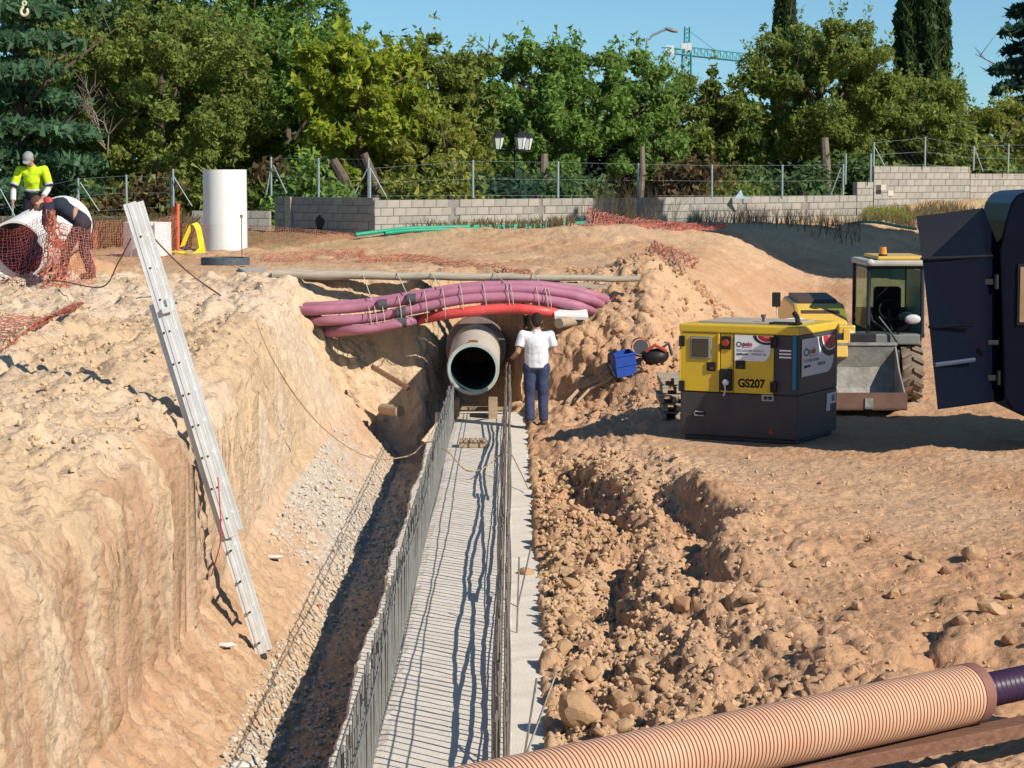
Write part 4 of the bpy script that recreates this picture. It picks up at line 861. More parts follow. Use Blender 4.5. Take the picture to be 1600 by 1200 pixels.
b = LB(); b.rbox((.62, 36.35, 1.12), (1.08, 36.75, 1.28), .05, 3); b.rbox((.63, 36.60, 1.25), (1.07, 36.75, 1.75), .06, 3); b.build('seat', mat('seat_black', (.02, .02, .024), rough=.7), t, smooth=True)
b = LB(); pts = [(.78 + .17 * math.cos(a), 35.95 + .05 * math.sin(a), 1.42 + .15 * math.sin(a)) for a in [i * .4 for i in range(17)]]; b.tube(pts, .014, 6); b.cyl((.78, 36.0, 1.42), (.78, 35.8, 1.1), .03, n=8); b.build('steering_wheel', ldk, t)
b = LB(); b.tube([(.80, 35.36, 1.10), (.90, 35.25, 1.20), (1.02, 35.20, 1.30)], .022, 6); b.build('lamp_arm', ldk, t)
b = LB(); b.ico(Vector((1.00, 35.16, 1.32)), .085, 2, (1.5, .5, .9)); b.build('headlamp', mat('lamp_lens', (.7, .7, .7), rough=.15, spec=.7), t, smooth=True)
b = LB(); b.tube([(cx0 + .02, y0 - .06, 1.42), (.42, 35.33, 1.28), (.62, 35.36, 1.13)], .014, 5); b.build('wiper', ldk, t)
b = LB(); b.tube([(.50, 35.3, 1.35), (.68, 35.28, 1.12), (.78, 35.2, .95), (.55, 35.1, .9)], .02, 6); b.build('hose', ldk, t, smooth=True)
b = LB(); b.prism([(35.45, 1.05), (35.6, 2.05), (36.8, 2.05), (36.9, .55), (36.2, .5)], 1.18, 1.215, 'X'); b.build('cab_door', mat('door_pale', (.45, .47, .46), rough=.4), t)
a = PY(1252, 498, 35.0); c = PY(1213, 478, 34.9); b = B(); b.tube([a + Vector((.1, .3, -.15)), a, a + Vector((-.15, 0, 0)), PY(1215, 500, 34.9), c], .012, 6); b.build('mirror_arm', alu, t)
b = B(); p0 = PY(1213, 468, 34.88); b.rbox((p0.x - .065, p0.y - .02, p0.z - .11), (p0.x + .065, p0.y + .02, p0.z + .11), .015, 3); b.build('mirror', blk, t)
b = B(); b.ico(a + Vector((0, 0, -.03)), .05, 1, (1, .7, 1), .3, seed=2); b.build('mirror_bracket', alu, t)
# ---------------------------------------------------------------- dark vehicle at the right edge
nb = mat('navy_paint', (.004, .006, .014), rough=.3, spec=.08); nb2 = mat('black_trim', (.006, .007, .010), rough=.35, spec=.4)
yv = 27.0; t = thing('lorry', 'dark navy lorry cut by the right edge, its tall door swung open', 'lorry', (7.5, 29.5, .27))
def DV(pix): return [PY(x, y, yy) for x, y, yy in pix]
A_, B_, C_, D_, E_, F_, G_ = DV([(1432, 338, 28.85), (1535, 325, 29.2), (1562, 392, 29.3), (1569, 626, 29.35), (1465, 640, 28.4), (1442, 413, 28.5), (1561, 398, 29.25)])
b = B(); off = Vector((.03, .09, 0)); vs = [A_, B_, C_, D_, E_, F_, G_]; vs2 = [v + off for v in vs]
b.add(vs + vs2, [(0, 5, 1), (5, 2, 1), (5, 6, 2), (5, 4, 3, 6), (7, 8, 12), (12, 8, 9), (12, 9, 13), (12, 13, 10, 11), (0, 1, 8, 7), (1, 2, 9, 8), (2, 6, 13, 9), (6, 3, 10, 13), (3, 4, 11, 10), (4, 5, 12, 11), (5, 0, 7, 12)])
b.build('open_door', nb, t, bevel=.006)
for (ya, yb_, xx0, xx1, m) in ((404, 400, 1440, 1558, nb2), (511, 508, 1452, 1520, nb), (570, 562, 1460, 1522, mat('strip_dull_blue', (.05, .07, .12), rough=.3, spec=.6))):
    p0 = PY(xx0, ya, 28.43); p1 = PY(xx1, yb_, 28.75 + (.5 if xx1 > 1540 else .12)); b = B(); b.tube([p0, p1], .022 if ya != 570 else .03, 6); b.build('moulding', m, t)
for (x, y, Y) in ((1556, 440, 29.15), (1560, 590, 29.2)):
    p = PY(x, y, Y); b = B(); b.cyl(p - Vector((0, .03, .09)), p + Vector((0, -.03, .09)), .03, n=8); b.box(p - Vector((.10, .02, 0)), (.2, .02, .07)); b.build('hinge', mat('hinge_dark', (.02, .02, .022), rough=.6), t)
p = PY(1554, 535, 29.0); b = B(); b.rbox((p.x - .10, p.y - .06, p.z - .03), (p.x + .04, p.y - .02, p.z + .03), .01); b.build('handle', mat('hinge_dark', (.02, .02, .022)), t)
out = [(1562, 392), (1572, 345), (1580, 318), (1590, 304), (1604, 299), (1640, 297), (1700, 296), (2060, 296), (2060, 652), (1640, 652), (1600, 651), (1582, 641), (1569, 622)]
P2 = [PY(x, y, 29.1) for x, y in out]; b = B(); b.prism([(p.x, p.z) for p in P2], 29.1, 30.7, 'Y'); b.build('cab_body', nb, t, bevel=.03)
w0 = PY(1590, 412, 29.1); w1 = PY(1660, 508, 29.1); b = B(); b.bbox((w0.x, 29.07, w1.z), (w1.x, 29.098, w0.z)); wf = b.build('window', nb2, t)
b = B(); b.bbox((w0.x + .03, 29.06, w1.z + .04), (w1.x - .03, 29.069, w0.z - .04)); b.build('pane', mat('tan_glass', (.32, .2, .12), rough=.2, spec=.5), wf)
b = B(); b.bbox((6.9, 29.3, .72), (9.9, 30.4, .96)); b.build('underframe', nb2, t)
for x in (7.9, 9.5):
    for y in (29.35, 30.45):
        b = B(); b.cyl((x, y - .14, .80), (x, y + .14, .80), .52, n=32); w = b.build('wheel', mat('tyre_black', (.03, .028, .026), rough=.9), t, smooth=True, bevel=.03)
        b = B(); b.cyl((x, y - .15, .80), (x, y + .15, .80), .25, n=20); b.build('rim', lgr, w)
# ---------------------------------------------------------------- foreground corrugated pipe on a beam
orp = mat('orange_corrugated', (.66, .40, .26), rough=.5, spec=.35, col2=(.60, .33, .20), scale=3); pur2 = mat('purple_black', (.05, .025, .06), rough=.4)
e1 = PY(1512, 1085, 13.0); e0 = PY(600, 1279, 10.6); t = thing('corrugated_pipe', 'orange corrugated plastic pipe crossing the lower right corner of the picture', 'pipe', e1)
axd = (e0 - e1); Lp = axd.length; axd.normalize(); nrib = int(Lp / .027); a1 = axd.cross(Vector((0, 0, 1))).normalized(); a2 = a1.cross(axd)
rr = []; ps = []
for i in range(nrib):
    for f, r in ((0, .162), (.12, .162), (.22, .172), (.86, .172), (.95, .162)):
        ps.append(e1 + axd * ((i + f) * .027)); rr.append(r)
groove = mat('groove_red', (.36, .12, .065), rough=.6)
b = B(); b.tube(ps, .17, 40, caps=True, rr=rr)
nseg = 40; b.m = [1 if (i // nseg) % 5 in (0,) and i < (len(ps) - 1) * nseg else 0 for i in range(len(b.f))]
b.build('corrugated_wall', [orp, groove], t, smooth=True)
b = B(); b.ring(e1 - axd * .05, e1 + axd * .03, .176, .150, 40); b.build('shaded_end_ring', mat('end_shade_brown', (.26, .12, .09), rough=.6), t, smooth=True)  # dark brown ring paints the shade at the pipe's end
e2 = e1 - axd * .04; ps = [e2 - axd * (.02 + k * .02) for k in range(170)]; b = B(); b.tube(ps, .09, 24, rr=[.093 if k % 2 else .101 for k in range(170)])
b.build('inner_hose', pur2, t, smooth=True)
tb = thing('timber_beam', 'brown timber beam under the orange corrugated pipe in the right corner', 'timber beam', PY(1500, 1150, 13.1))
q0 = PY(1600, 1128, 13.05); q1 = PY(1150, 1216, 12.0); dd = (q0 - q1).normalized(); q0 = q0 + dd * .8
for k, (dz, dy) in enumerate(((0, 0),)):
    c = (q0 + q1) / 2 + Vector((0, dy + .02, dz - .03)); ang = math.atan2(dd.y, dd.x); b = B(); b.box(c, ((q0 - q1).length, .16, .078), Matrix.Rotation(ang, 3, 'Z') @ Matrix.Rotation(-math.asin(dd.z), 3, 'Y')); b.build('plank', wood3, tb, bevel=.004)
for k, x in enumerate((1.45, 3.3)):
    zt = (q1 + dd * ((x - q1.x) / dd.x)).z - .17; yy_ = (q1 + dd * ((x - q1.x) / dd.x)).y + .1
    zb = gtop(x, yy_) - .05; b = B(); b.bbox((x - .15, yy_ - .1, zb), (x + .15, yy_ + .12, zt)); tag(b.build('support_block', wood3), ['left', 'right'][k] + ' timber block carrying the beam of the orange pipe', 'timber block')
# ---------------------------------------------------------------- block walls
blk_m = [mat('concrete_block_%d' % k, c, rough=.9, spec=.15, var=.1, scale=5, bump=.3, bscale=30) for k, c in enumerate(((.36, .33, .28), (.40, .365, .31), (.33, .31, .27)))]
mort = mat('mortar', (.27, .25, .22), rough=.95)
BLK = {}
def block_wall(lab, p0, p1, zb, zt, gaps=(), bands=None, name='block_wall'):
    p0 = Vector((p0[0], p0[1], 0)); p1 = Vector((p1[0], p1[1], 0)); d = (p1 - p0); L = d.length; d.normalize(); nrm = Vector((d.y, -d.x, 0)); ang = math.atan2(d.y, d.x)
    t = thing(name, lab, 'wall', (p0.x, p0.y, zb)); o0 = ORG[t.name]; H = .2
    nrow = int(round((zt - zb) / H)); b = B(); R = Matrix.Rotation(ang, 3, 'Z')
    b.box((p0 + p1) / 2 - nrm * .10 + Vector((0, 0, (zt - nrow * H - .3 + zt - .012) / 2)), (L - .03, .14, nrow * H + .3 - .012), R); b.build('mortar_core', mort, t)
    key = len(BLK)
    for r in range(nrow):
        z = zt - (r + .5) * H; x = -.2 * (r % 2)
        while x < L - .02:
            a = max(0, x); e = min(L, x + .40); x += .40
            if e - a < .06: continue
            mid = (a + e) / 2
            if any(g - .07 < mid < g + .07 for g in gaps): continue
            a2, e2 = a, e
            for g in gaps:
                if a2 < g - .06 < e2: e2 = g - .06
                elif a2 < g + .06 < e2: a2 = g + .06
            w = round(e2 - a2, 2)
            if w < .05: continue
            mi = random.choice((0, 0, 1, 1, 2)); k = (w, mi)
            if k not in BLK:
                bb = B(); bb.box((0, 0, 0), (w - .013, .17, H - .014)); ob = bb.build('block', blk_m[mi]); BLK[k] = ob.data; bpy.data.objects.remove(ob)
            o = bpy.data.objects.new('block', BLK[k]); link(o); o.parent = t
            c = p0 + d * ((a2 + e2) / 2) - nrm * (.09 + random.uniform(-.006, .006)); o.location = (c.x - o0.x, c.y - o0.y, z - o0.z); o.rotation_euler = (0, 0, ang)
    for g in gaps:
        c = p0 + d * g - nrm * .13; b = B(); b.box((c.x, c.y, (zt + zb) / 2), (.115, .10, zt - zb + .2), R); b.build('joint_post', mat('joint_brown_shaded', (.045, .035, .028), rough=.9), t)  # brown darkened so the recessed gaps read as shaded
    return t
def wp(n): return (W0[0] + WD[0] * 3 * n, W0[1] + WD[1] * 3 * n)
C0 = wp(-1.08); Wm = wp(5.20); Wt = wp(5.46); We = wp(7.10); Wz = wp(9.6)
block_wall('long pale concrete block wall running across the middle behind the green hose', C0, Wm, 2.0, 3.20, gaps=[(n + 1.08) * 3 for n in (-.22, .8, 1.78, 3.45, 4.4)])
cl = (-6.12, 59.45)
block_wall('shaded grey block wall section left of the wall corner, black mark on it', (cl[0], cl[1]), (C0[0] - .02, C0[1] + .02), 2.0, 3.26)
b = B(); q0 = Vector((*cl, 0)); q1 = Vector((*C0, 0)); dq = (q1 - q0).normalized(); nn = Vector((dq.y, -dq.x, 0)); c = q0 + dq * .62 + nn * .02; b.box((c.x, c.y, 2.62), (.24, .05, 1.26), Matrix.Rotation(math.atan2(dq.y, dq.x), 3, 'Z')); tag(b.build('wall_pilaster', mat('pilaster_tan', (.50, .42, .30), rough=.9)), 'pale tan pilaster on the shaded grey block wall', 'pilaster')
c = q0 + dq * 1.9 + nn * .012; b = B(); b.ico((c.x, c.y, 2.62), .17, 2, (1, .05, 1), .5, Matrix.Rotation(math.atan2(dq.y, dq.x), 3, 'Z'), seed=3); b.box((c.x + .05, c.y - .02, 2.42), (.06, .02, .25)); tag(b.build('paint_mark', blk), 'black paint blotch on the shaded grey wall', 'paint mark')
block_wall('low grey block wall behind the upright white pipe', (-8.4, 60.6), (-6.32, 60.2), 1.9, 2.88)
block_wall('low grey block wall at the far left behind the dry grass', (-16, 61.6), (-9.6, 60.9), 1.9, 2.72)
block_wall('single raised step of block wall between the long wall and the tall wall', Wm, Wt, 2.2, 3.60)
block_wall('tallest concrete block wall section, dark tree shadow on its right end', (Wt[0] + .02, Wt[1] + .02), We, 2.67, 4.07)
block_wall('far right lower block wall beyond the tall section', (We[0] + .02, We[1] + .02), Wz, 2.65, 3.85)
# two pale new blocks
for k, (x, y) in enumerate(((1378, 293), (1389, 302))):
    c = PY(x, y, 70.9 + k * .5 - 1.0); b = B(); b.box((c.x, c.y + .15, c.z), (.26, .2, .16), Matrix.Rotation(.75, 3, 'Z')); tag(b.build('pale_block', mat('block_new', (.62, .56, .45), rough=.9)), ['upper', 'lower'][k] + ' of the two small cream blocks set in front of the tall wall', 'block')
# ---------------------------------------------------------------- fence posts
galv = mat('galvanised', (.30, .38, .37), rough=.6, metal=.2, spec=.4, col2=(.24, .31, .30))
def fence(lab, posts, braces=(), wires=True):
    x0 = posts[0]; base = PY(x0[0], x0[2], x0[3]); t = thing('wire_fence', lab, 'fence', base)
    tops = []
    for (x, yt, yb, Y) in posts:
        a = PY(x, yb, Y); c = PY(x, yt, Y); b = B(); b.cyl(a, (a.x, a.y, c.z), .030, n=8); b.build('post', galv, t); tops.append((a, Vector((a.x, a.y, c.z))))
    for (xa, ya, xb, yb, Y) in braces:
        b = B(); b.cyl(PY(xa, ya, Y), PY(xb, yb, Y), .017, n=6); b.build('brace', galv, t)
    if wires:
        for f in (.97, .5, .06):
            b = B(); b.tube([a.lerp(c, f) for a, c in tops], .003, 4); b.build('wire', galv, t)
        b = B(); 
        for (a, c), (a2, c2) in zip(tops[:-1], tops[1:]):
            n = max(2, int((a2 - a).length / .22)); m = 4
            for i in range(-m, n):
                for sg in (0, 1):
                    u0, u1 = i / n, (i + m) / n; f0, f1 = (0, 1) if sg == 0 else (1, 0)
                    if u0 < 0: f0 = f0 + (f1 - f0) * (-u0) / (u1 - u0); u0 = 0
                    if u1 > 1: f1 = f0 + (f1 - f0) * (1 - u0) / (u1 - u0); u1 = 1
                    P = lambda u, f: a.lerp(a2, u).lerp(c.lerp(c2, u), f)
                    p, q = P(u0, f0), P(u1, f1); w = Vector((.0005, 0, .0005)); b.add([p - w, p + w, q + w, q - w], [(0, 1, 2, 3)])
        b.build('mesh_panel', galv, t, kind='stuff')
    return t
fence('wire fence on posts at the far left behind the workers', [(-60, 275, 400, 60.5), (20, 300, 345, 60.5), (123, 278, 335, 60.5), (198, 273, 330, 60.8), (267, 277, 326, 61), (271, 264, 326, 60.9)],
      [(0, 295, 30, 350, 60.4), (125, 285, 155, 330, 60.4), (123, 300, 114, 325, 60.4), (272, 277, 300, 322, 60.8)])
fence('wire fence on the shaded grey wall left of the corner', [(424, 245, 306, 59.4), (498, 247, 308, 58.3), (576, 247, 309, 56.8)], [(427, 258, 448, 302, 59.3), (423, 262, 416, 305, 59.4), (575, 262, 552, 307, 57), (578, 262, 604, 308, 56.9)])
def wpy(n): return wp(n)[1] + .05
fence('wire fence along the top of the long pale block wall', [(578, 262, 309, wpy(-1.05)), (739, 250, 309, wpy(0)), (872, 252, 309, wpy(1)), (997, 255, 309, wpy(2)), (1112, 257, 309, wpy(3)), (1222, 257, 309, wpy(4)), (1317, 256, 308, wpy(4.97)), (1321, 240, 288, wpy(5.2))], [(1314, 262, 1298, 305, wpy(4.9))])
fence('wire fence on the tall and far right wall sections', [(1360, 240, 285, wpy(5.3)), (1365, 222, 262, wpy(5.5)), (1445, 214, 260, wpy(6.2)), (1521, 228, 266, wpy(7.1)), (1575, 225, 270, wpy(7.6)), (1640, 226, 270, wpy(8.4))], [(1367, 230, 1382, 259, wpy(5.5)), (1523, 232, 1536, 268, wpy(7.1))])
# green hose
grn = mat('green_hose', (.01, .33, .19), rough=.5)
b = B(); P0 = [(555, 367), (600, 361), (640, 357), (700, 355), (760, 354), (820, 353), (880, 350), (916, 348)]; pts = []
for i, (x, y) in enumerate(P0):
    p = PY(x, y, 55.5 + .5 * i * .9); pts.append(p)
b.tube(smooth_path(pts, 40), .05, 8); b.tube([p + Vector((.02, -.08, -.05)) for p in smooth_path(pts[1:-1], 40)], .045, 8)
tag(b.build('green_hose', grn, smooth=True), 'long bright green hose lying along the foot of the block wall', 'hose')
b = B(); b.tube(smooth_path([PY(x, y, 66) for x, y in ((1318, 352), (1345, 347), (1375, 348), (1400, 353), (1432, 358))], 30), .045, 6); tag(b.build('green_hose', mat('green_hose_dull', (.10, .30, .20), rough=.6), smooth=True), 'short dull green hose on the earth bank at the right', 'hose')
# ---------------------------------------------------------------- orange nets
onet = mat('orange_net', (.62, .17, .11), rough=.6, translucent=.3)
def net(lab, top, bot, nu, nv, w=.008, sag=.03, seed=1, m=None):
    """mesh of thin flat strands between a top and a bottom line"""
    rn = random.Random(seed); T = smooth_path(top, nu + 1); Bo = smooth_path(bot, nu + 1); G = []
    for i in range(nu + 1):
        G.append([T[i].lerp(Bo[i], j / nv) + Vector((rn.uniform(-1, 1), rn.uniform(-1, 1), rn.uniform(-1, 1))) * sag * .5 + Vector((0, sag * 2 * math.sin(i * .35 + j * .2 + seed), 0)) for j in range(nv + 1)])
    b = B()
    def strand(p, q, n_):
        d = (q - p);
        if d.length < 1e-5: return
        s_ = d.cross(n_).normalized() * w; b.add([p - s_, p + s_, q + s_, q - s_], [(0, 1, 2, 3)])
    for i in range(nu + 1):
        for j in range(nv + 1):
            n_ = Vector((0, 1, .3))
            if i < nu: strand(G[i][j], G[i + 1][j], n_)
            if j < nv: strand(G[i][j], G[i][j + 1], n_)
    return tag(b.build('safety_net', m or onet), lab, 'net')
def Z(px, py, z): return PZ(px, py, z)
g = lambda x, y, dz=.02: Vector((x, y, gtop(x, y) + dz))
net('orange safety net hanging in front of the big white pipe at the left edge', [PY(-40, 352, 34.6), PY(20, 358, 34.6), PY(50, 345, 34.5), PY(80, 330, 34.4)], [PY(-40, 450, 34.5), PY(20, 452, 34.4), PY(60, 440, 34.3), PY(88, 395, 34.4)], 28, 20, .0032, m=mat('net_crimson', (.34, .06, .05), rough=.6))
net('orange safety net hanging over the legs of the bent worker', [PY(84, 345, 34.3), PY(110, 352, 34.3), PY(150, 362, 34.6)], [PY(84, 470, 34.0), PY(120, 452, 34), PY(150, 450, 34.2)], 20, 22, .004, m=mat('orange_net_pale', (.75, .28, .18), rough=.6, translucent=.3))
net('bunched orange net strands beside the marker stake', [PY(72, 330, 34.3), PY(84, 328, 34.3), PY(96, 350, 34.3)], [PY(68, 475, 33.8), PY(88, 480, 33.6), PY(105, 460, 33.8)], 12, 20, .007, .09, m=mat('orange_net_pale', (.75, .28, .18), rough=.6, translucent=.3))
net('orange safety net standing between the bent worker and the orange post', [PY(148, 346, 46), PY(190, 344, 46.5), PY(235, 345, 47), PY(278, 335, 47.5)], [PY(148, 398, 46), PY(190, 401, 46), PY(235, 404, 46.5), PY(278, 398, 47.5)], 46, 14, .0032, m=MATS['orange_net_pale'])
net('faint orange net standing right of the tall white pipe', [PY(285, 350, 50.5), PY(380, 352, 53), PY(480, 358, 55), PY(560, 366, 56)], [PY(285, 388, 50.5), PY(380, 392, 53), PY(480, 385, 55), PY(560, 372, 56)], 80, 12, .0035, m=MATS['orange_net_pale'])
net('orange net spread over the left edge of the cut in the foreground', [g(-5.6, 25.5, .08), g(-5.2, 26, .1), g(-5.25, 27.6, .12), g(-5.3, 28.6, .10)], [g(-5.2, 20.8, .08), g(-5.0, 22.2, .1), g(-5.05, 24.2, .1), g(-5.2, 27.0, .08)], 30, 34, .0045, .03, m=MATS['orange_net_pale'])
net('crumpled pink orange net heap on the mound before the block wall', [PY(918, 324, 57.2), PY(960, 336, 57.4), PY(1020, 344, 58), PY(1080, 349, 58.6), PY(1135, 351, 59.5)], [PY(914, 366, 56.8), PY(960, 364, 57), PY(1020, 362, 57.6), PY(1080, 360, 58.3), PY(1135, 356, 59.5)], 64, 15, .008, .08, m=mat('net_pink', (.72, .26, .20), rough=.6, translucent=.3))
b = B(); b.cyl(PY(278, 392, 47.5), PY(278, 318, 47.5), .035, n=8); b.cyl(PY(271, 392, 47.6), PY(272, 322, 47.6), .03, n=8); b.cyl(PY(228, 332, 47.0), PY(228, 345, 47.0), .02, n=6); tag(b.build('net_post', mat('orange_post', (.80, .16, .07), rough=.6)), 'bright orange twin net post right of the short white pipe', 'post')
P0 = [(560, 408), (640, 404), (700, 412), (760, 420), (830, 430)]
net('flattened orange net strip lying across the dirt road behind the pole', [Z(x, y - 7, 2.2) for x, y in P0], [Z(x, y + 2, 2.14) for x, y in P0], 90, 6, .006, .05, m=MATS['orange_net_pale'])
P1 = [(1012, 372), (1035, 388), (1060, 400), (1090, 412)]
net('small pink orange net scrap on the slope below the net heap', [PZ(x, y - 8, 2.25) for x, y in P1], [PZ(x - 8, y + 6, 2.2) for x, y in P1], 26, 8, .009, .10, m=MATS['net_pink'])
net('orange net strip along the dirt by the shaded grey wall', [Z(x, y - 4, 2.2) for x, y in ((410, 402), (500, 396), (570, 392))], [Z(x, y + 6, 2.12) for x, y in ((410, 404), (500, 400), (570, 398))], 60, 5, .0045, .04, m=MATS['orange_net_pale'])
# ---------------------------------------------------------------- trees
bark = mat('bark', (.16, .12, .09), rough=.95, col2=(.09, .065, .05), scale=8, bump=.6)
def leafmat(name, c1, c2):
    m = mat(name, c1, rough=.6, spec=.25, col2=c2, scale=.9, attr='tint', translucent=.5); return m
LM = {'olive': leafmat('leaf_olive', (.26, .33, .07), (.20, .25, .055)), 'green': leafmat('leaf_green', (0.238, 0.373, 0.079), (0.174, 0.286, 0.064)), 'lime': leafmat('leaf_lime', (.38, .44, .045), (.27, .35, .04)),
      'dark': leafmat('leaf_dark', (0.143, 0.230, 0.079), (0.103, 0.174, 0.064)), 'cedar': leafmat('leaf_cedar', (.12, .23, .11), (.085, .17, .085)), 'plum': leafmat('leaf_plum', (0.068, 0.027, 0.041), (0.041, 0.017, 0.025)),
      'cyp': leafmat('leaf_cypress', (0.082, 0.137, 0.041), (0.055, 0.095, 0.034)), 'yell': leafmat('leaf_yellowish', (0.342, 0.355, 0.062), (0.232, 0.273, 0.055)), 'blue': leafmat('leaf_bluegreen', (0.068, 0.137, 0.082), (0.041, 0.095, 0.068)), 'brown': leafmat('leaf_brown', (0.218, 0.137, 0.055), (0.137, 0.095, 0.048)),
      'dry': leafmat('grass_dry', (.26, .21, .10), (.17, .13, .07))}
def leaves(C, size, rng, up=.0, long=1.6):
    n = len(C); a = rng.normal(size=(n, 3)); a /= np.linalg.norm(a, axis=1)[:, None] + 1e-9
    a[:, 2] += up; a /= np.linalg.norm(a, axis=1)[:, None]
    r = rng.normal(size=(n, 3)); b = np.cross(a, r); b /= np.linalg.norm(b, axis=1)[:, None] + 1e-9
    s = (size * rng.uniform(.55, 1.35, n))[:, None]
    s = s * 1.22; V = np.stack([C - a * s * long * .4 - b * s * .42, C - a * s * long * .3 + b * s * .42, C + a * s * long * .6], 1).reshape(-1, 3)
    Fq = np.arange(n * 3).reshape(-1, 3); tint = np.repeat(rng.uniform(.65, 1.35, (n, 1)) * np.array([1, 1, 1]) + rng.normal(0, .10, (n, 1)) * np.array([1, .2, 0]), 3, 0)
    return V, Fq, np.clip(tint, .3, 2)
def crown_pts(kind, W, H, n, rng):
    """leaf centres of a crown of half width W, height H, base at z=0"""
    if kind == 'round':
        k = max(90, int(W * H * 15)); P = rng.normal(size=(k, 3)); P /= np.linalg.norm(P, axis=1)[:, None]; P *= rng.uniform(.15, 1.0, (k, 1)) ** .45; P = np.sign(P) * np.abs(P) ** .86
        th = np.arctan2(P[:, 1], P[:, 0]); prof = 1 + .18 * np.sin(3 * th + rng.uniform(0, 6)) + .12 * np.sin(5 * P[:, 2] * 2 + rng.uniform(0, 6))
        C = P * np.array([W, W, H / 2]) * prof[:, None] * np.array([1, 1, 1]); C[:, 2] += H / 2
        C[:, 0] *= 1 - .25 * np.clip(C[:, 2] / H - .55, 0, 1); q = rng.integers(0, k, n); R = rng.uniform(.16, .52, k) * (W / 3.2) ** .4
        sph = rng.normal(size=(n, 3)); sph /= np.linalg.norm(sph, axis=1)[:, None]; sph *= rng.uniform(.25, 1, (n, 1)) ** .5
        X = C[q] + sph * R[q][:, None] * np.array([1.15, 1.15, .75])
        m = n // 14; st = rng.integers(0, k, m); dirs = P[st] * np.array([.6, .6, .3]) + np.array([0, 0, .8]); X[:m] = C[st] + dirs * rng.uniform(.1, .8, (m, 1)) * .9 + rng.normal(0, .07, (m, 3))
        return X
    if kind == 'cedar':
        out = []; L = int(H / .75); per = n // (L * 9)
        for l in range(L):
            z = H * (l + .4) / L; rr = W * (1 - .80 * (l / L) ** 1.1)
            for b_ in range(9):
                a = rng.uniform(0, 6.28); r = rr * rng.uniform(.75, 1.05); u = rng.uniform(.15, 1, per); wd = .10 + .34 * u * (1.25 - u) * rr
                x = np.cos(a) * u * r + rng.normal(0, 1, per) * wd * .7; y = np.sin(a) * u * r + rng.normal(0, 1, per) * wd * .7
                out.append(np.stack([x, y, z - .10 * u * r + .22 * (1 - u) + rng.normal(0, .06, per) - .03 * rng.exponential(1, per)], 1))
        return np.concatenate(out)
    if kind == 'cypress':
        z = rng.uniform(0, 1, n) ** .9; th = rng.uniform(0, 6.28, n); w = W * np.minimum(1, (1 - z) * 3.2) ** .6 * (.86 + .14 * np.sin(th * 7 + z * 9)) * rng.uniform(.72, 1.04, n)
        return np.stack([np.cos(th) * w, np.sin(th) * w, z * H], 1)
    if kind == 'bush':
        k = max(14, int(W * 9)); C = np.stack([rng.uniform(-W, W, k), rng.uniform(-.8, .8, k), rng.uniform(.1, H, k) * rng.uniform(.5, 1, k)], 1); q = rng.integers(0, k, n)
        return C[q] + rng.normal(0, .26, (n, 3)) * np.array([1.2, 1, 1])
tn = 0
def tree(lab, cat, pxc, ytop, hw_px, Y, kind='round', leaf='green', n=12000, crown_base=None, size=.14, trunk=True, name='tree', group=None, zg=2.2, twigs=True, lean=0.0, up=0., long=1.6):
    global tn; tn += 1; rng = np.random.default_rng(100 + tn)
    top = PY(pxc, ytop, Y); x = top.x; H = top.z - zg; W = hw_px * Y / F
    cb = zg + (H * .18 if crown_base is None else crown_base)
    t = thing(name, lab, cat, (x, Y, zg), group); CH = top.z - cb
    if kind == 'round': n = int(n * 2.5); size *= .70; W *= 1.14; CH *= .93
    C = crown_pts(kind, W, CH, n, rng); V, Fq, tint = leaves(C, size, rng, up, long)
    if lean: V[:, 0] += (V[:, 2] / CH) * lean
    V[:, 2] += cb - zg
    o = mesh_np('crown', V + np.array([x, Y, zg]) * 0, Fq, LM[leaf], {'tint': tint}, parent=t)
    if trunk:
        b = B(); b.tube([(x, Y, zg - .2), (x + .08, Y, zg + H * .2), (x - .05, Y, zg + H * .45), (x + .05, Y, zg + H * .8)], .1, 8, rr=[.20, .16, .11, .03]); b.build('trunk', bark, t, smooth=True)
        b = B(); rn = random.Random(tn)
        for k in range(12 if kind == 'round' else 6):
            a = rn.uniform(0, 6.28); z0_ = zg + H * rn.uniform(.22, .6); r = W * rn.uniform(.5, .95); z1_ = z0_ + CH * rn.uniform(.12, .4)
            p0 = Vector((x, Y, z0_)); p2 = Vector((x + r * math.cos(a), Y + r * math.sin(a), z1_)); p1 = p0.lerp(p2, .5) + Vector((rn.uniform(-.2, .2), 0, rn.uniform(-.1, .25)))
            b.tube([p0, p1, p2], .04, 5, rr=[.06, .04, .012])
            for q in range(3):
                e = p1.lerp(p2, rn.random()); b.tube([e, e + Vector((rn.uniform(-.7, .7), rn.uniform(-.7, .7), rn.uniform(.2, .9)))], .012, 4, rr=[.018, .006])
        b.build('branch', bark, t)
    return t
G1 = 'garden trees behind the block wall'
tree('dark drooping cedar at the left edge behind the worker in yellow', 'cedar tree', 30, -60, 158, 63.5, 'cedar', 'cedar', 46000, .2, .13, name='cedar_tree', long=2.2)
tree('tall dark tree in the top left between the cedar and the olive green tree', 'tree', 180, -150, 150, 76, 'round', 'dark', 15000, 1.5, .17, group=G1)
tree('broad olive green tree behind the tall white pipe, its crown cut by the top edge', 'tree', 250, -10, 165, 67, 'round', 'olive', 24000, 1.15, .13, group=G1)
tree('high green tree left of the open sky gap at the top', 'tree', 395, -100, 130, 74, 'round', 'green', 22000, 1.2, .15, group=G1)
tree('mid green tree between the high tree and the bright lime tree', 'tree', 450, 30, 75, 70, 'round', 'green', 11000, .7, .14, group=G1)
tree('bright lime green broad-leaved tree above the wall corner', 'tree', 562, 42, 82, 66, 'round', 'lime', 9000, 1.3, .21, group=G1)
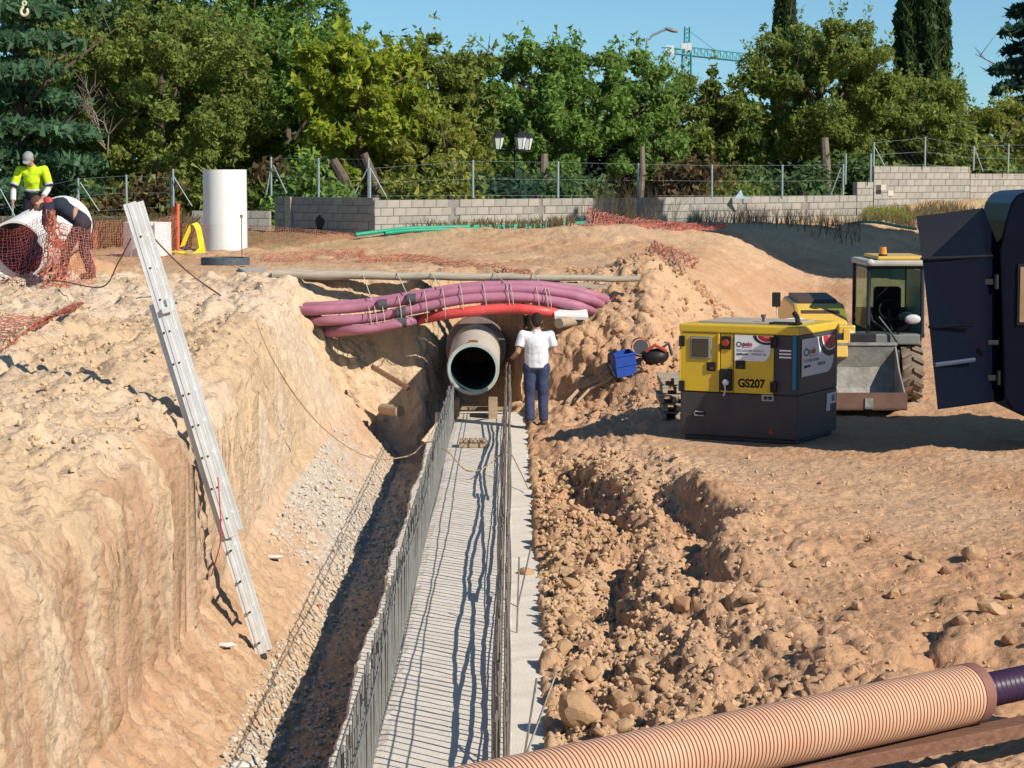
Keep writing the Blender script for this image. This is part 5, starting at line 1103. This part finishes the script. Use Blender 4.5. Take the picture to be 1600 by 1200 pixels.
tree('olive tree right of the lime green one, its top against the sky', 'tree', 675, 40, 85, 70, 'round', 'olive', 15000, 1.0, .14, group=G1)
tree('low yellowish tree in front of the olive one above the wall', 'tree', 665, 165, 70, 66, 'round', 'yell', 8000, .8, .13, group=G1)
tree('full green tree behind the double-headed street lamp', 'tree', 850, 38, 108, 73, 'round', 'green', 19000, 1.0, .15, group=G1)
tree('thin feathery tree left of the tower crane', 'tree', 1010, 62, 62, 75, 'round', 'green', 6000, 1.2, .14, group=G1)
tree('wispy young tree beneath the crane jib', 'tree', 1100, 98, 78, 78, 'round', 'olive', 8500, .8, .14, group=G1)
tree('dark plum coloured tree behind the dry weeds', 'tree', 1000, 185, 95, 80, 'round', 'plum', 9000, .1, .2, group=G1)
tree('narrow cypress rising out of the top edge near the crane jib', 'cypress', 1228, -70, 20, 84, 'cypress', 'cyp', 9000, .1, .13, name='cypress_tree', up=1.5, long=2.4)
tree('widest olive tree with a visible pale trunk left of the tall wall', 'tree', 1285, 28, 108, 78, 'round', 'olive', 21000, 1.6, .13, group=G1)
tree('thick dark cypress at the right rising out of the top edge', 'cypress', 1445, -110, 44, 90, 'cypress', 'cyp', 15000, .1, .15, name='cypress_tree', up=1.5, long=2.4)
tree('olive tree in front of the thick cypress above the tall wall', 'tree', 1420, 105, 92, 82, 'round', 'olive', 12000, 1.4, .13, group=G1)
tree('bluish cedar at the right edge', 'cedar tree', 1612, -30, 95, 96, 'cedar', 'blue', 12000, 2, .19, name='cedar_tree', long=2.2)
tree('yellow green tree at the right edge under the bluish cedar', 'tree', 1565, 155, 85, 86, 'round', 'yell', 11000, .9, .14, group=G1)
for k, (x, y, w, l) in enumerate(((120, 60, 160, 'dark'), (330, 90, 150, 'dark'), (520, 150, 140, 'dark'), (720, 150, 140, 'dark'), (900, 160, 130, 'green'), (1060, 205, 120, 'dark'), (1180, 170, 110, 'dark'), (1340, 165, 120, 'dark'), (1500, 200, 110, 'dark'))):
    tree(['dark background tree behind the left cedar', 'dark background tree behind the broad olive tree', 'dark background tree behind the lime tree', 'dark background tree behind the olive and street lamp trees', 'background tree between the full green tree and the feathery tree',
          'dark low background tree behind the plum tree', 'dark background tree beside the narrow cypress', 'dark background tree behind the widest olive tree', 'dark background tree near the right edge'][k], 'tree', x, y, w, 92 + 2 * (k % 3), 'round', l, 8000, .3, .26, group='dark trees further back')
LB_ = 'shrubs along the foot of the trees'
for k, (x, y, w, l, Y) in enumerate(((60, 285, 90, 'dark', 64), (170, 295, 70, 'yell', 63.5), (235, 285, 55, 'brown', 63.5), (330, 270, 70, 'olive', 63.8), (400, 262, 50, 'brown', 64), (470, 262, 60, 'green', 62.5), (680, 262, 75, 'yell', 63.5), (760, 270, 55, 'blue', 66), (880, 262, 60, 'dark', 68), (1060, 262, 60, 'brown', 72), (1150, 262, 50, 'olive', 74), (1230, 268, 50, 'dark', 75), (1340, 250, 60, 'dark', 77), (1440, 225, 90, 'olive', 80), (1550, 225, 70, 'olive', 82))):
    tree(['low dark shrub behind the worker in yellow', 'yellowish shrub behind the white pipe', 'brown shrub above the ladder top', 'olive shrub behind the tall white pipe', 'brown shrub right of the tall white pipe', 'green shrub over the shaded wall', 'yellow shrub over the long wall under the olive tree', 'bluish shrub left of the lamp post', 'dark shrub right of the lamp post', 'brown shrub under the plum tree', 'olive shrub left of the narrow cypress',
          'dark shrub at the foot of the narrow cypress', 'dark shrub beside the tall wall', 'olive shrub behind the tall wall', 'olive shrub behind the far right wall'][k], 'shrub', x, y, w, Y, 'bush', l, 3600, 0, .13, trunk=False, name='shrub', group=LB_)
# trunks that show below the crowns
for k, (x0, y0, x1, y1, Y, r, key) in enumerate(((845, 300, 850, 240, 70, .16, 'full green tree behind'), (1001, 303, 1003, 228, 72, .12, 'thin feathery tree'), (1290, 305, 1288, 215, 75, .20, 'widest olive tree'), (708, 308, 706, 250, 65, .16, 'low yellowish tree'), (548, 306, 520, 250, 63, .2, 'bright lime green'), (590, 306, 568, 240, 64, .18, 'bright lime green'), (250, 330, 246, 250, 64.5, .18, 'broad olive green tree'))):
    tt = next(o for o in bpy.data.objects if o.get('category') == 'tree' and key in o['label'])
    a = PY(x0, y0, Y); c = PY(x1, y1, Y); b = B(); b.tube([a - Vector((0, 0, .8)), a, a.lerp(c, .5) + Vector((.04, 0, 0)), c], r, 8, rr=[r, r * .9, r * .75, r * .65]); b.build('stem', mat('bark_pale', (.25, .20, .15), rough=.95, col2=(.14, .11, .08), scale=8) if k in (0, 1, 2) else bark, tt, smooth=True)
# bare branches left of the olive tree
b = B(); rn = random.Random(5)
for k in range(7):
    a = PY(168 - k * 2, 240 - k * 6, 63.8); c = PY(122 + rn.uniform(-4, 38), 105 + rn.uniform(0, 70), 63.5); pts = [a] + [a.lerp(c, f) + Vector((rn.uniform(-.22, .22), 0, rn.uniform(-.15, .15))) for f in (.25, .5, .75)] + [c]; b.tube(pts, .02, 4, rr=[.03, .022, .015, .01, .005])
    for q in range(5):
        e = pts[rn.randint(1, 3)]; b.tube([e, e + Vector((rn.uniform(-.5, .5), 0, rn.uniform(.1, .6)))], .006, 4, rr=[.010, .004])
tag(b.build('bare_branches', mat('twig_grey', (.28, .22, .17), rough=.95)), 'bare grey branches between the cedar and the broad olive tree', 'branches')
# unseen pine added off frame on the right to shade the far bank
t = thing('added_shade_pine', 'large dense pine added unseen outside the right edge to shade the far bank', 'tree', (18.3, 54.2, 2.0)); rng = np.random.default_rng(77)
C = crown_pts('round', 5.6, 2.6, 34000, rng); C *= np.array([1.25, .60, 1]); V, Fq, tint = leaves(C, .42, rng); V[:, 2] += 6.9; mesh_np('crown', V, Fq, mat('shade_pine_needles', (.04, .07, .03), rough=.7), {'tint': tint}, parent=t)
b = B(); b.tube([(18.3, 54.2, 1.5), (18.2, 54.2, 6), (18.4, 54.2, 10.5)], .3, 10, rr=[.4, .3, .15]); b.build('trunk', bark, t, smooth=True)
# ---------------------------------------------------------------- weeds and dry grass
def weeds(lab, boxes, n, hgt, leaf='dry', wd=.012, cat='weeds'):
    rng = np.random.default_rng(len(lab)); Vs = []; k = 0
    for i in range(n):
        x0, x1, yb, Y0, Y1, hm = boxes[rng.integers(0, len(boxes))]; Y = rng.uniform(Y0, Y1); x = rng.uniform(x0, x1); X = (x - 800) / F * Y; z = gtop(X, Y)
        for s_ in range(3):
            h = hgt * hm * rng.uniform(.4, 1); l = rng.normal(0, .28, 2) * h; p = np.array([X, Y, z - .02]); q = p + np.array([l[0], l[1], h]); m = p * .5 + q * .5 + np.array([-l[0] * .2, 0, h * .06])
            w = np.array([wd, 0, 0]); Vs += [p - w, p + w, m + w * .7, m - w * .7, m - w * .7, m + w * .7, q + w * .2, q - w * .2]
            if rng.random() < .4: e = q + np.array([rng.normal(0, .1), 0, -.05]); Vs += [m - w * .5, m + w * .5, e + w * .5, e - w * .5]
    V = np.array(Vs); Fq = np.arange(len(V)).reshape(-1, 4); tint = np.ones((len(V), 3)) * np.repeat(rng.uniform(.7, 1.3, (len(V) // 4, 1)), 4, 0)
    o = mesh_np('dry_grass', V, Fq, LM[leaf], {'tint': tint}); tag(o, lab, cat, kind='stuff')
weeds('tall dry weed stalks in front of the long block wall beside the net heap', [(905, 1075, 350, 59.5, 60.6, 1.0), (930, 1040, 350, 59.5, 60.6, 1.25)], 85, 1.1, wd=.005)
weeds('thin dry weeds along the shaded right part of the long wall', [(1075, 1345, 350, 63, 66, .8)], 260, .7, wd=.006)
weeds('dry grass on the bank under the tall wall', [(1345, 1600, 350, 66.5, 70, 1)], 900, .35, wd=.012)
weeds('olive tufts at the foot of the tall wall', [(1350, 1420, 350, 67, 69.5, 1)], 120, .45, 'yell', .014)
weeds('dry grass at the foot of the long wall', [(590, 900, 350, 57, 58.6, 1)], 260, .30, wd=.014)
weeds('tall dry grass at the left behind the nets', [(0, 300, 350, 54, 59, 1)], 1500, .75, wd=.018)
# ---------------------------------------------------------------- lamps, crane, house, hook
iron = mat('cast_iron', (.02, .02, .025), rough=.5); lg = mat('lamp_glass', (.70, .72, .68), rough=.3, spec=.5, var=.02)
Yl = 67.0; c = PY(805, 228, Yl); t = thing('street_lamp', 'black street lamp with white glass lanterns above the long wall', 'street lamp', (c.x, Yl, 2.2))
b = B(); b.tube([(c.x, Yl, 2.2), (c.x, Yl, 2.7), (c.x, Yl, 3.2), (c.x, Yl, c.z)], .05, 10, rr=[.09, .07, .05, .04]); b.build('pole', iron, t, smooth=True)
b = B(); b.cyl(PY(805, 311, Yl), PY(805, 301, Yl), .085, n=12); b.build('base_sleeve', white, t)
b = B(); q = PY(778, 236, Yl); q2 = PY(828, 238, Yl); b.tube([q, (c.x, Yl, c.z - .1), q2], .03, 6); b.tube([PY(805, 236, Yl), PY(815, 236, Yl - .3)], .03, 6); b.build('arm', iron, t)
for (x, y, Y) in ((778, 222, Yl), (813, 222, Yl - .5), (823, 223, Yl + .1)):
    p = PY(x, y, Y); b = B(); b.cyl((p.x, p.y, p.z - .20), (p.x, p.y, p.z + .14), .10, .18, n=6); ln = b.build('lantern', lg, t)
    b = B(); b.cyl((p.x, p.y, p.z + .14), (p.x, p.y, p.z + .30), .21, .05, n=6); b.cyl((p.x, p.y, p.z + .30), (p.x, p.y, p.z + .40), .03, .01, n=6); b.build('cap', iron, ln); b = B(); b.cyl((p.x, p.y, p.z - .26), (p.x, p.y, p.z - .2), .11, n=6); b.build('base', iron, ln)
    for k in range(6):
        a = k * math.pi / 3; b = B(); b.cyl((p.x + .103 * math.cos(a), p.y + .103 * math.sin(a), p.z - .2), (p.x + .183 * math.cos(a), p.y + .183 * math.sin(a), p.z + .14), .008, n=4); b.build('glazing_bar', iron, ln)
Yc = 110.; t = thing('road_lamp', 'curved grey road lamp head standing out against the sky left of the crane', 'street lamp', (PY(1010, 300, Yc).x, Yc, 2.2))
b = B(); p0 = PY(1010, 300, Yc); pts = [(p0.x, Yc, 2.0), PY(1010, 90, Yc), PY(1016, 60, Yc), PY(1030, 50, Yc), PY(1040, 46, Yc)]; b.tube(smooth_path(pts, 20), .06, 8); b.build('pole', galv, t, smooth=True)
b = B(); a = PY(1040, 45, Yc); b.ico(a + Vector((.28, 0, -.06)), .30, 2, (1.15, .5, .35), rot=Matrix.Rotation(.25, 3, 'Y')); b.build('lamp_head', mat('lamp_head_grey', (.25, .27, .27), rough=.5), t, smooth=True)
Yk = 330.; teal = mat('crane_teal_hazed', (.09, .38, .42), rough=.5); t = thing('tower_crane', 'distant teal tower crane with its jib pointing right above the trees', 'crane', (PY(1073, 300, Yk).x, Yk, 2.2))  # teal paled in the colour itself to suggest distance haze
def lattice(nm, p0, p1, w, seg, r=.07, tri=False):
    p0 = Vector(p0); p1 = Vector(p1); d = (p1 - p0).normalized(); up = Vector((0, 0, 1)) if abs(d.z) < .8 else Vector((1, 0, 0)); s_ = d.cross(up).normalized(); u = s_.cross(d).normalized()
    cs = [(-w, -w), (w, -w), (0, w)] if tri else [(-w, -w), (w, -w), (w, w), (-w, w)]
    b = B(); L = (p1 - p0).length
    for a, e in cs: b.cyl(p0 + s_ * a + u * e, p1 + s_ * a + u * e, r, n=4)
    for i in range(seg):
        for k in range(len(cs)):
            a, e = cs[k], cs[(k + 1) % len(cs)]
            if i % 2: a, e = e, a
            b.cyl(p0 + d * L * i / seg + s_ * a[0] + u * a[1], p0 + d * L * (i + 1) / seg + s_ * e[0] + u * e[1], r * .6, n=4)
    return b.build(nm, teal, t)
base = PY(1073, 300, Yk); slew = PY(1073, 82, Yk); lattice('mast', (base.x, Yk, 2), slew, .62, 16, .10)
lattice('apex', slew, PY(1074, 42, Yk), .35, 6, .10); lattice('jib', PY(1075, 80, Yk), PY(1183, 92, Yk + 25), .6, 22, .09, True); lattice('counter_jib', PY(1073, 82, Yk), PY(1038, 78, Yk - 8), .35, 6, .10)
b = B(); p = PY(1046, 79, Yk - 6); b.box(p, (1.2, 1.0, 1.2)); p = PY(1046, 74, Yk - 6); b.box(p, (1.1, .9, .5)); p = PY(1046, 84, Yk - 6); b.box(p, (1.0, .9, .6)); b.build('counterweight', mat('crane_white', (.7, .7, .68), rough=.7), t)
b = B(); b.box(PY(1069, 74, Yk - 1), (.9, 1, 1.1)); b.box(PY(1077, 73, Yk - 1), (.6, 1, 1.0)); b.build('cab', mat('crane_white', (.7, .7, .68)), t)
b = B(); b.cyl(PY(1074, 46, Yk), PY(1116, 78, Yk + 8), .05, n=4); b.build('tie_rod', teal, t)
br = mat('brick_render', (.42, .17, .10), rough=.9, col2=(.34, .13, .08), scale=12); t = thing('brick_house', 'red brick house glimpsed through the trees above the wall corner', 'house', (-5, 104, 2.2))
b = B(); b.bbox((-11.5, 100, 2.0), (-3.2, 108, 5.6)); b.build('wall', br, t)
b = B(); b.prism([(99.4, 5.6), (104, 7.3), (108.6, 5.6)], -11.9, -2.8, 'X'); b.build('roof', mat('roof_tile', (.36, .15, .09), rough=.9), t)
for x in (-10.2, -8.2, -6.2, -4.6):
    b = B(); b.bbox((x, 99.93, 3.2), (x + .9, 99.99, 4.5)); w_ = b.build('window', sgn, t); b = B(); b.bbox((x + .08, 99.9, 3.28), (x + .82, 99.925, 4.42)); b.build('pane', glass_d, w_)
hk = mat('hook_cream', (.70, .66, .45), rough=.5); c = PY(37, 12, 36.0); t = thing('crane_hook', 'cream coloured lifting hook hanging from a cable at the top left', 'hook', c)
b = B(); o1 = PY(38, 18, 36.0); pts = [o1 + Vector((.052 * math.cos(a), 0, .058 * math.sin(a))) for a in [math.radians(q) for q in range(120, 420, 15)]]; pts = [PY(36, 9, 36.0)] + pts; b.tube(pts, .022, 8); b.build('hook', hk, t, smooth=True)
b = B(); o1 = PY(38, 5, 36.0); b.tube([o1 + Vector((.03 * math.cos(a), 0, .03 * math.sin(a))) for a in [i * .35 for i in range(19)]], .014, 6); b.build('eye', hk, t, smooth=True)
b = B(); b.cyl(PY(38, 4, 36.0), PY(39, -160, 36.0), .008, n=6); b.build('cable', galv, t)
# small debris
for (x, y, r, m, l) in ((1160, 305, .16, sgn, 'small pale blue bag on top of the long wall'),):
    p = PY(x, y, 65.3); b = B(); b.prism([(p.x - .25, p.z - .1), (p.x - .05, p.z + .16), (p.x + .02, p.z - .02), (p.x + .22, p.z - .1)], 65.2, 65.3, 'Y'); tag(b.build('paper_scrap', mat('bag_blue', (.50, .65, .70), rough=.6)), l, 'bag')
for (x, y, l) in ((497, 893, 'tiny red scrap on the slope between ladder and gravel'),):
    p = PY(x, y, 20); p = PZ(x, y, -.2); b = B(); b.ico((p.x, p.y, gtop(p.x, p.y) + .02), .035, 1, (1, 1, .5), .5, seed=1); tag(b.build('red_scrap', red), l, 'scrap')
for k, (x, y, s_) in enumerate(((366, 1160, .10), (430, 905, .06), (352, 1045, .06), (670, 0, 0))):
    if not s_: continue
    p = PZ(x, y, -.35); b = B(); b.ico((p.x, p.y, gtop(p.x, p.y) + .02), s_, 2, (1.6, .8, .35), .3, seed=k); tag(b.build('white_stone', mat('white_stone', (.72, .68, .60), rough=.9)), ['flat white stone at the foot of the bank near the bottom edge', 'small white stone right of the ladder', 'small white stone just below the ladder foot'][k], 'stone')
# ---------------------------------------------------------------- boulders and clods
rockm = [mat('clod_%d' % k, c, rough=.95, spec=.1, col2=c2, scale=5, bump=.6, bscale=30) for k, (c, c2) in enumerate((((.56, .36, .20), (.48, .28, .15)), ((.60, .40, .23), (.50, .31, .18)), ((.50, .29, .17), (.42, .23, .13))))]
ROCKS = []
for k in range(9):
    bm = bmesh.new(); bmesh.ops.create_icosphere(bm, subdivisions=3, radius=1); co = np.array([v.co[:] for v in bm.verts])
    # chipped faces: clamp the ball against random planes, then roughen
    rng = np.random.default_rng(k + 50)
    for q in range(9):
        d = rng.normal(size=3); d /= np.linalg.norm(d); h = rng.uniform(.55, .85); s_ = co @ d; co = co - np.outer(np.maximum(0, s_ - h), d) * .92
    co += (fbm(co[:, 0] * 3 + k, co[:, 1] * 3, co[:, 2] * 3, 3, k) * .10)[:, None] * co; co *= np.array([1, rng.uniform(.7, 1), rng.uniform(.55, .85)])
    for v, c in zip(bm.verts, co): v.co = c
    me = bpy.data.meshes.new('boulder'); bm.to_mesh(me); bm.free(); me.materials.append(rockm[k % 3]); ROCKS.append(me)
rr_ = random.Random(99)
def boulder(x, y, s, lab, group=None, sink=.25):
    o = bpy.data.objects.new('boulder', rr_.choice(ROCKS)); link(o); o.scale = (s * rr_.uniform(.85, 1.2), s * rr_.uniform(.85, 1.15), s * rr_.uniform(.8, 1.1)); o.location = (x, y, gtop(x, y) + s * (.5 - sink))
    o.rotation_euler = (rr_.uniform(-.5, .5), rr_.uniform(-.5, .5), rr_.uniform(0, 6.28)); tag(o, lab, 'boulder', group); return o
for (px, py, s, l) in ((826, 880, .13, 'tan boulder spilling onto the right edge of the footing'), (903, 1025, .11, 'round tan boulder close to the footing above the orange pipe'), (905, 1128, .22, 'biggest tan boulder just above the orange pipe next to the footing'), (985, 1060, .13, 'tan boulder in the middle of the rubble above the orange pipe'), (995, 1140, .16, 'wide tan boulder touching the upper rim of the orange pipe in view'),
                       (1075, 1065, .14, 'flat reddish boulder right of the rubble strip'), (1070, 935, .16, 'pale boulder below the dark hollows'), (1490, 1000, .16, 'round boulder near the right end of the orange pipe'), (1550, 970, .15, 'boulder at the right edge above the pipe end'), (1520, 895, .14, 'boulder on the right beyond the pipe end'), (1395, 945, .09, 'upright small boulder in the broken soil at right'), (870, 985, .10, 'boulder between the footing and the rubble')):
    p = PZ(px, py, .1 if px < 950 else .4); boulder(p.x, p.y, s * .8, l)
LGR = 'loose clods of earth in the rubble along the footing'
for k in range(230):
    y = 13.2 + 16 * rr_.random() ** 1.3; x = .40 + abs(rr_.gauss(0, .42)); s = rr_.uniform(.035, .09) * (1 if x > .5 else 1.1)
    if x > 1.9: x = rr_.uniform(.4, 1.8)
    boulder(x, y, s, 'tan earth clod lying loose in the rubble strip right of the concrete footing', LGR)
for k in range(60):
    y = rr_.uniform(13.5, 21); x = rr_.uniform(1.8, .22 * y + .2); boulder(x, y, rr_.uniform(.03, .08), 'tan clod scattered on the broken soil at the lower right', 'scattered clods at the lower right')
SM = [ (np.array([v.co[:] for v in m.vertices]), None) for m in ROCKS]
bm = bmesh.new(); bmesh.ops.create_icosphere(bm, subdivisions=1, radius=1); IC = np.array([v.co[:] for v in bm.verts]); IF = np.array([[v.index for v in f.verts] for f in bm.faces]); bm.free()
def clods(lab, pts, sizes, m, name='small_clods'):
    rng = np.random.default_rng(5); n = len(pts); J = 1 + rng.uniform(-.25, .25, (n, 12, 1)); S = sizes[:, None, None] * rng.uniform(.6, 1.2, (n, 1, 3)); a = rng.uniform(0, 6.28, n); ca, sa = np.cos(a)[:, None], np.sin(a)[:, None]
    V = IC[None] * J * S; x = V[..., 0] * ca - V[..., 1] * sa; y = V[..., 0] * sa + V[..., 1] * ca; V = np.stack([x, y, V[..., 2]], -1) + pts[:, None, :]
    Fq = (IF[None] + (np.arange(n) * 12)[:, None, None]).reshape(-1, 3); o = mesh_np(name, V.reshape(-1, 3), Fq, m); tag(o, lab, 'rubble', kind='stuff')
rng = np.random.default_rng(8)
def scatter(n, xf, yf, sf, lift=.2):
    P = []; S = []
    for i in range(n):
        y = yf(); x = xf(y); s = sf(); P.append((x, y, gtop(x, y) + s * lift)); S.append(s)
    return np.array(P), np.array(S)
P_, S_ = scatter(9000, lambda y: .30 + abs(rng.normal(0, .75)), lambda: 13 + 17 * rng.random() ** 1.2, lambda: .008 + .028 * rng.random() ** 2)
clods('small crumbs of tan earth between the clods beside the footing', P_, S_, rockm[1])
P_, S_ = scatter(1800, lambda y: rng.uniform(1.5, .235 * y + .3), lambda: rng.uniform(13.5, 27), lambda: .005 + .022 * rng.random() ** 3)
clods('small crumbs strewn over the working area at right', P_, S_, rockm[1])
P_, S_ = scatter(4200, lambda y: rng.uniform(-.25 * y, -2.95), lambda: rng.uniform(16, 37), lambda: .006 + .026 * rng.random() ** 3)
clods('small loose stones on the soil above the left bank', P_, S_, mat('clod_tan', (.64, .47, .29), rough=.95, col2=(.56, .38, .22)))
P_, S_ = scatter(5000, lambda y: rng.uniform(-2.62, -1.35) if 24 < y < 35 else rng.uniform(-2.15, -1.35), lambda: rng.normal(28, 3.0) if rng.random() < .6 else rng.uniform(13, 21), lambda: .008 + .018 * rng.random() ** 1.5)
clods('grey white gravel along the foot of the left bank', P_, S_, mat('gravel_white', (.66, .61, .53), rough=.9, col2=(.50, .45, .38), scale=30), 'gravel')
P_, S_ = scatter(2500, lambda y: rng.uniform(1.0, 5.0), lambda: rng.uniform(34.5, 42), lambda: .01 + .05 * rng.random() ** 2.5)
clods('reddish crumbs on the slope right of the trench end', P_, S_, rockm[2])
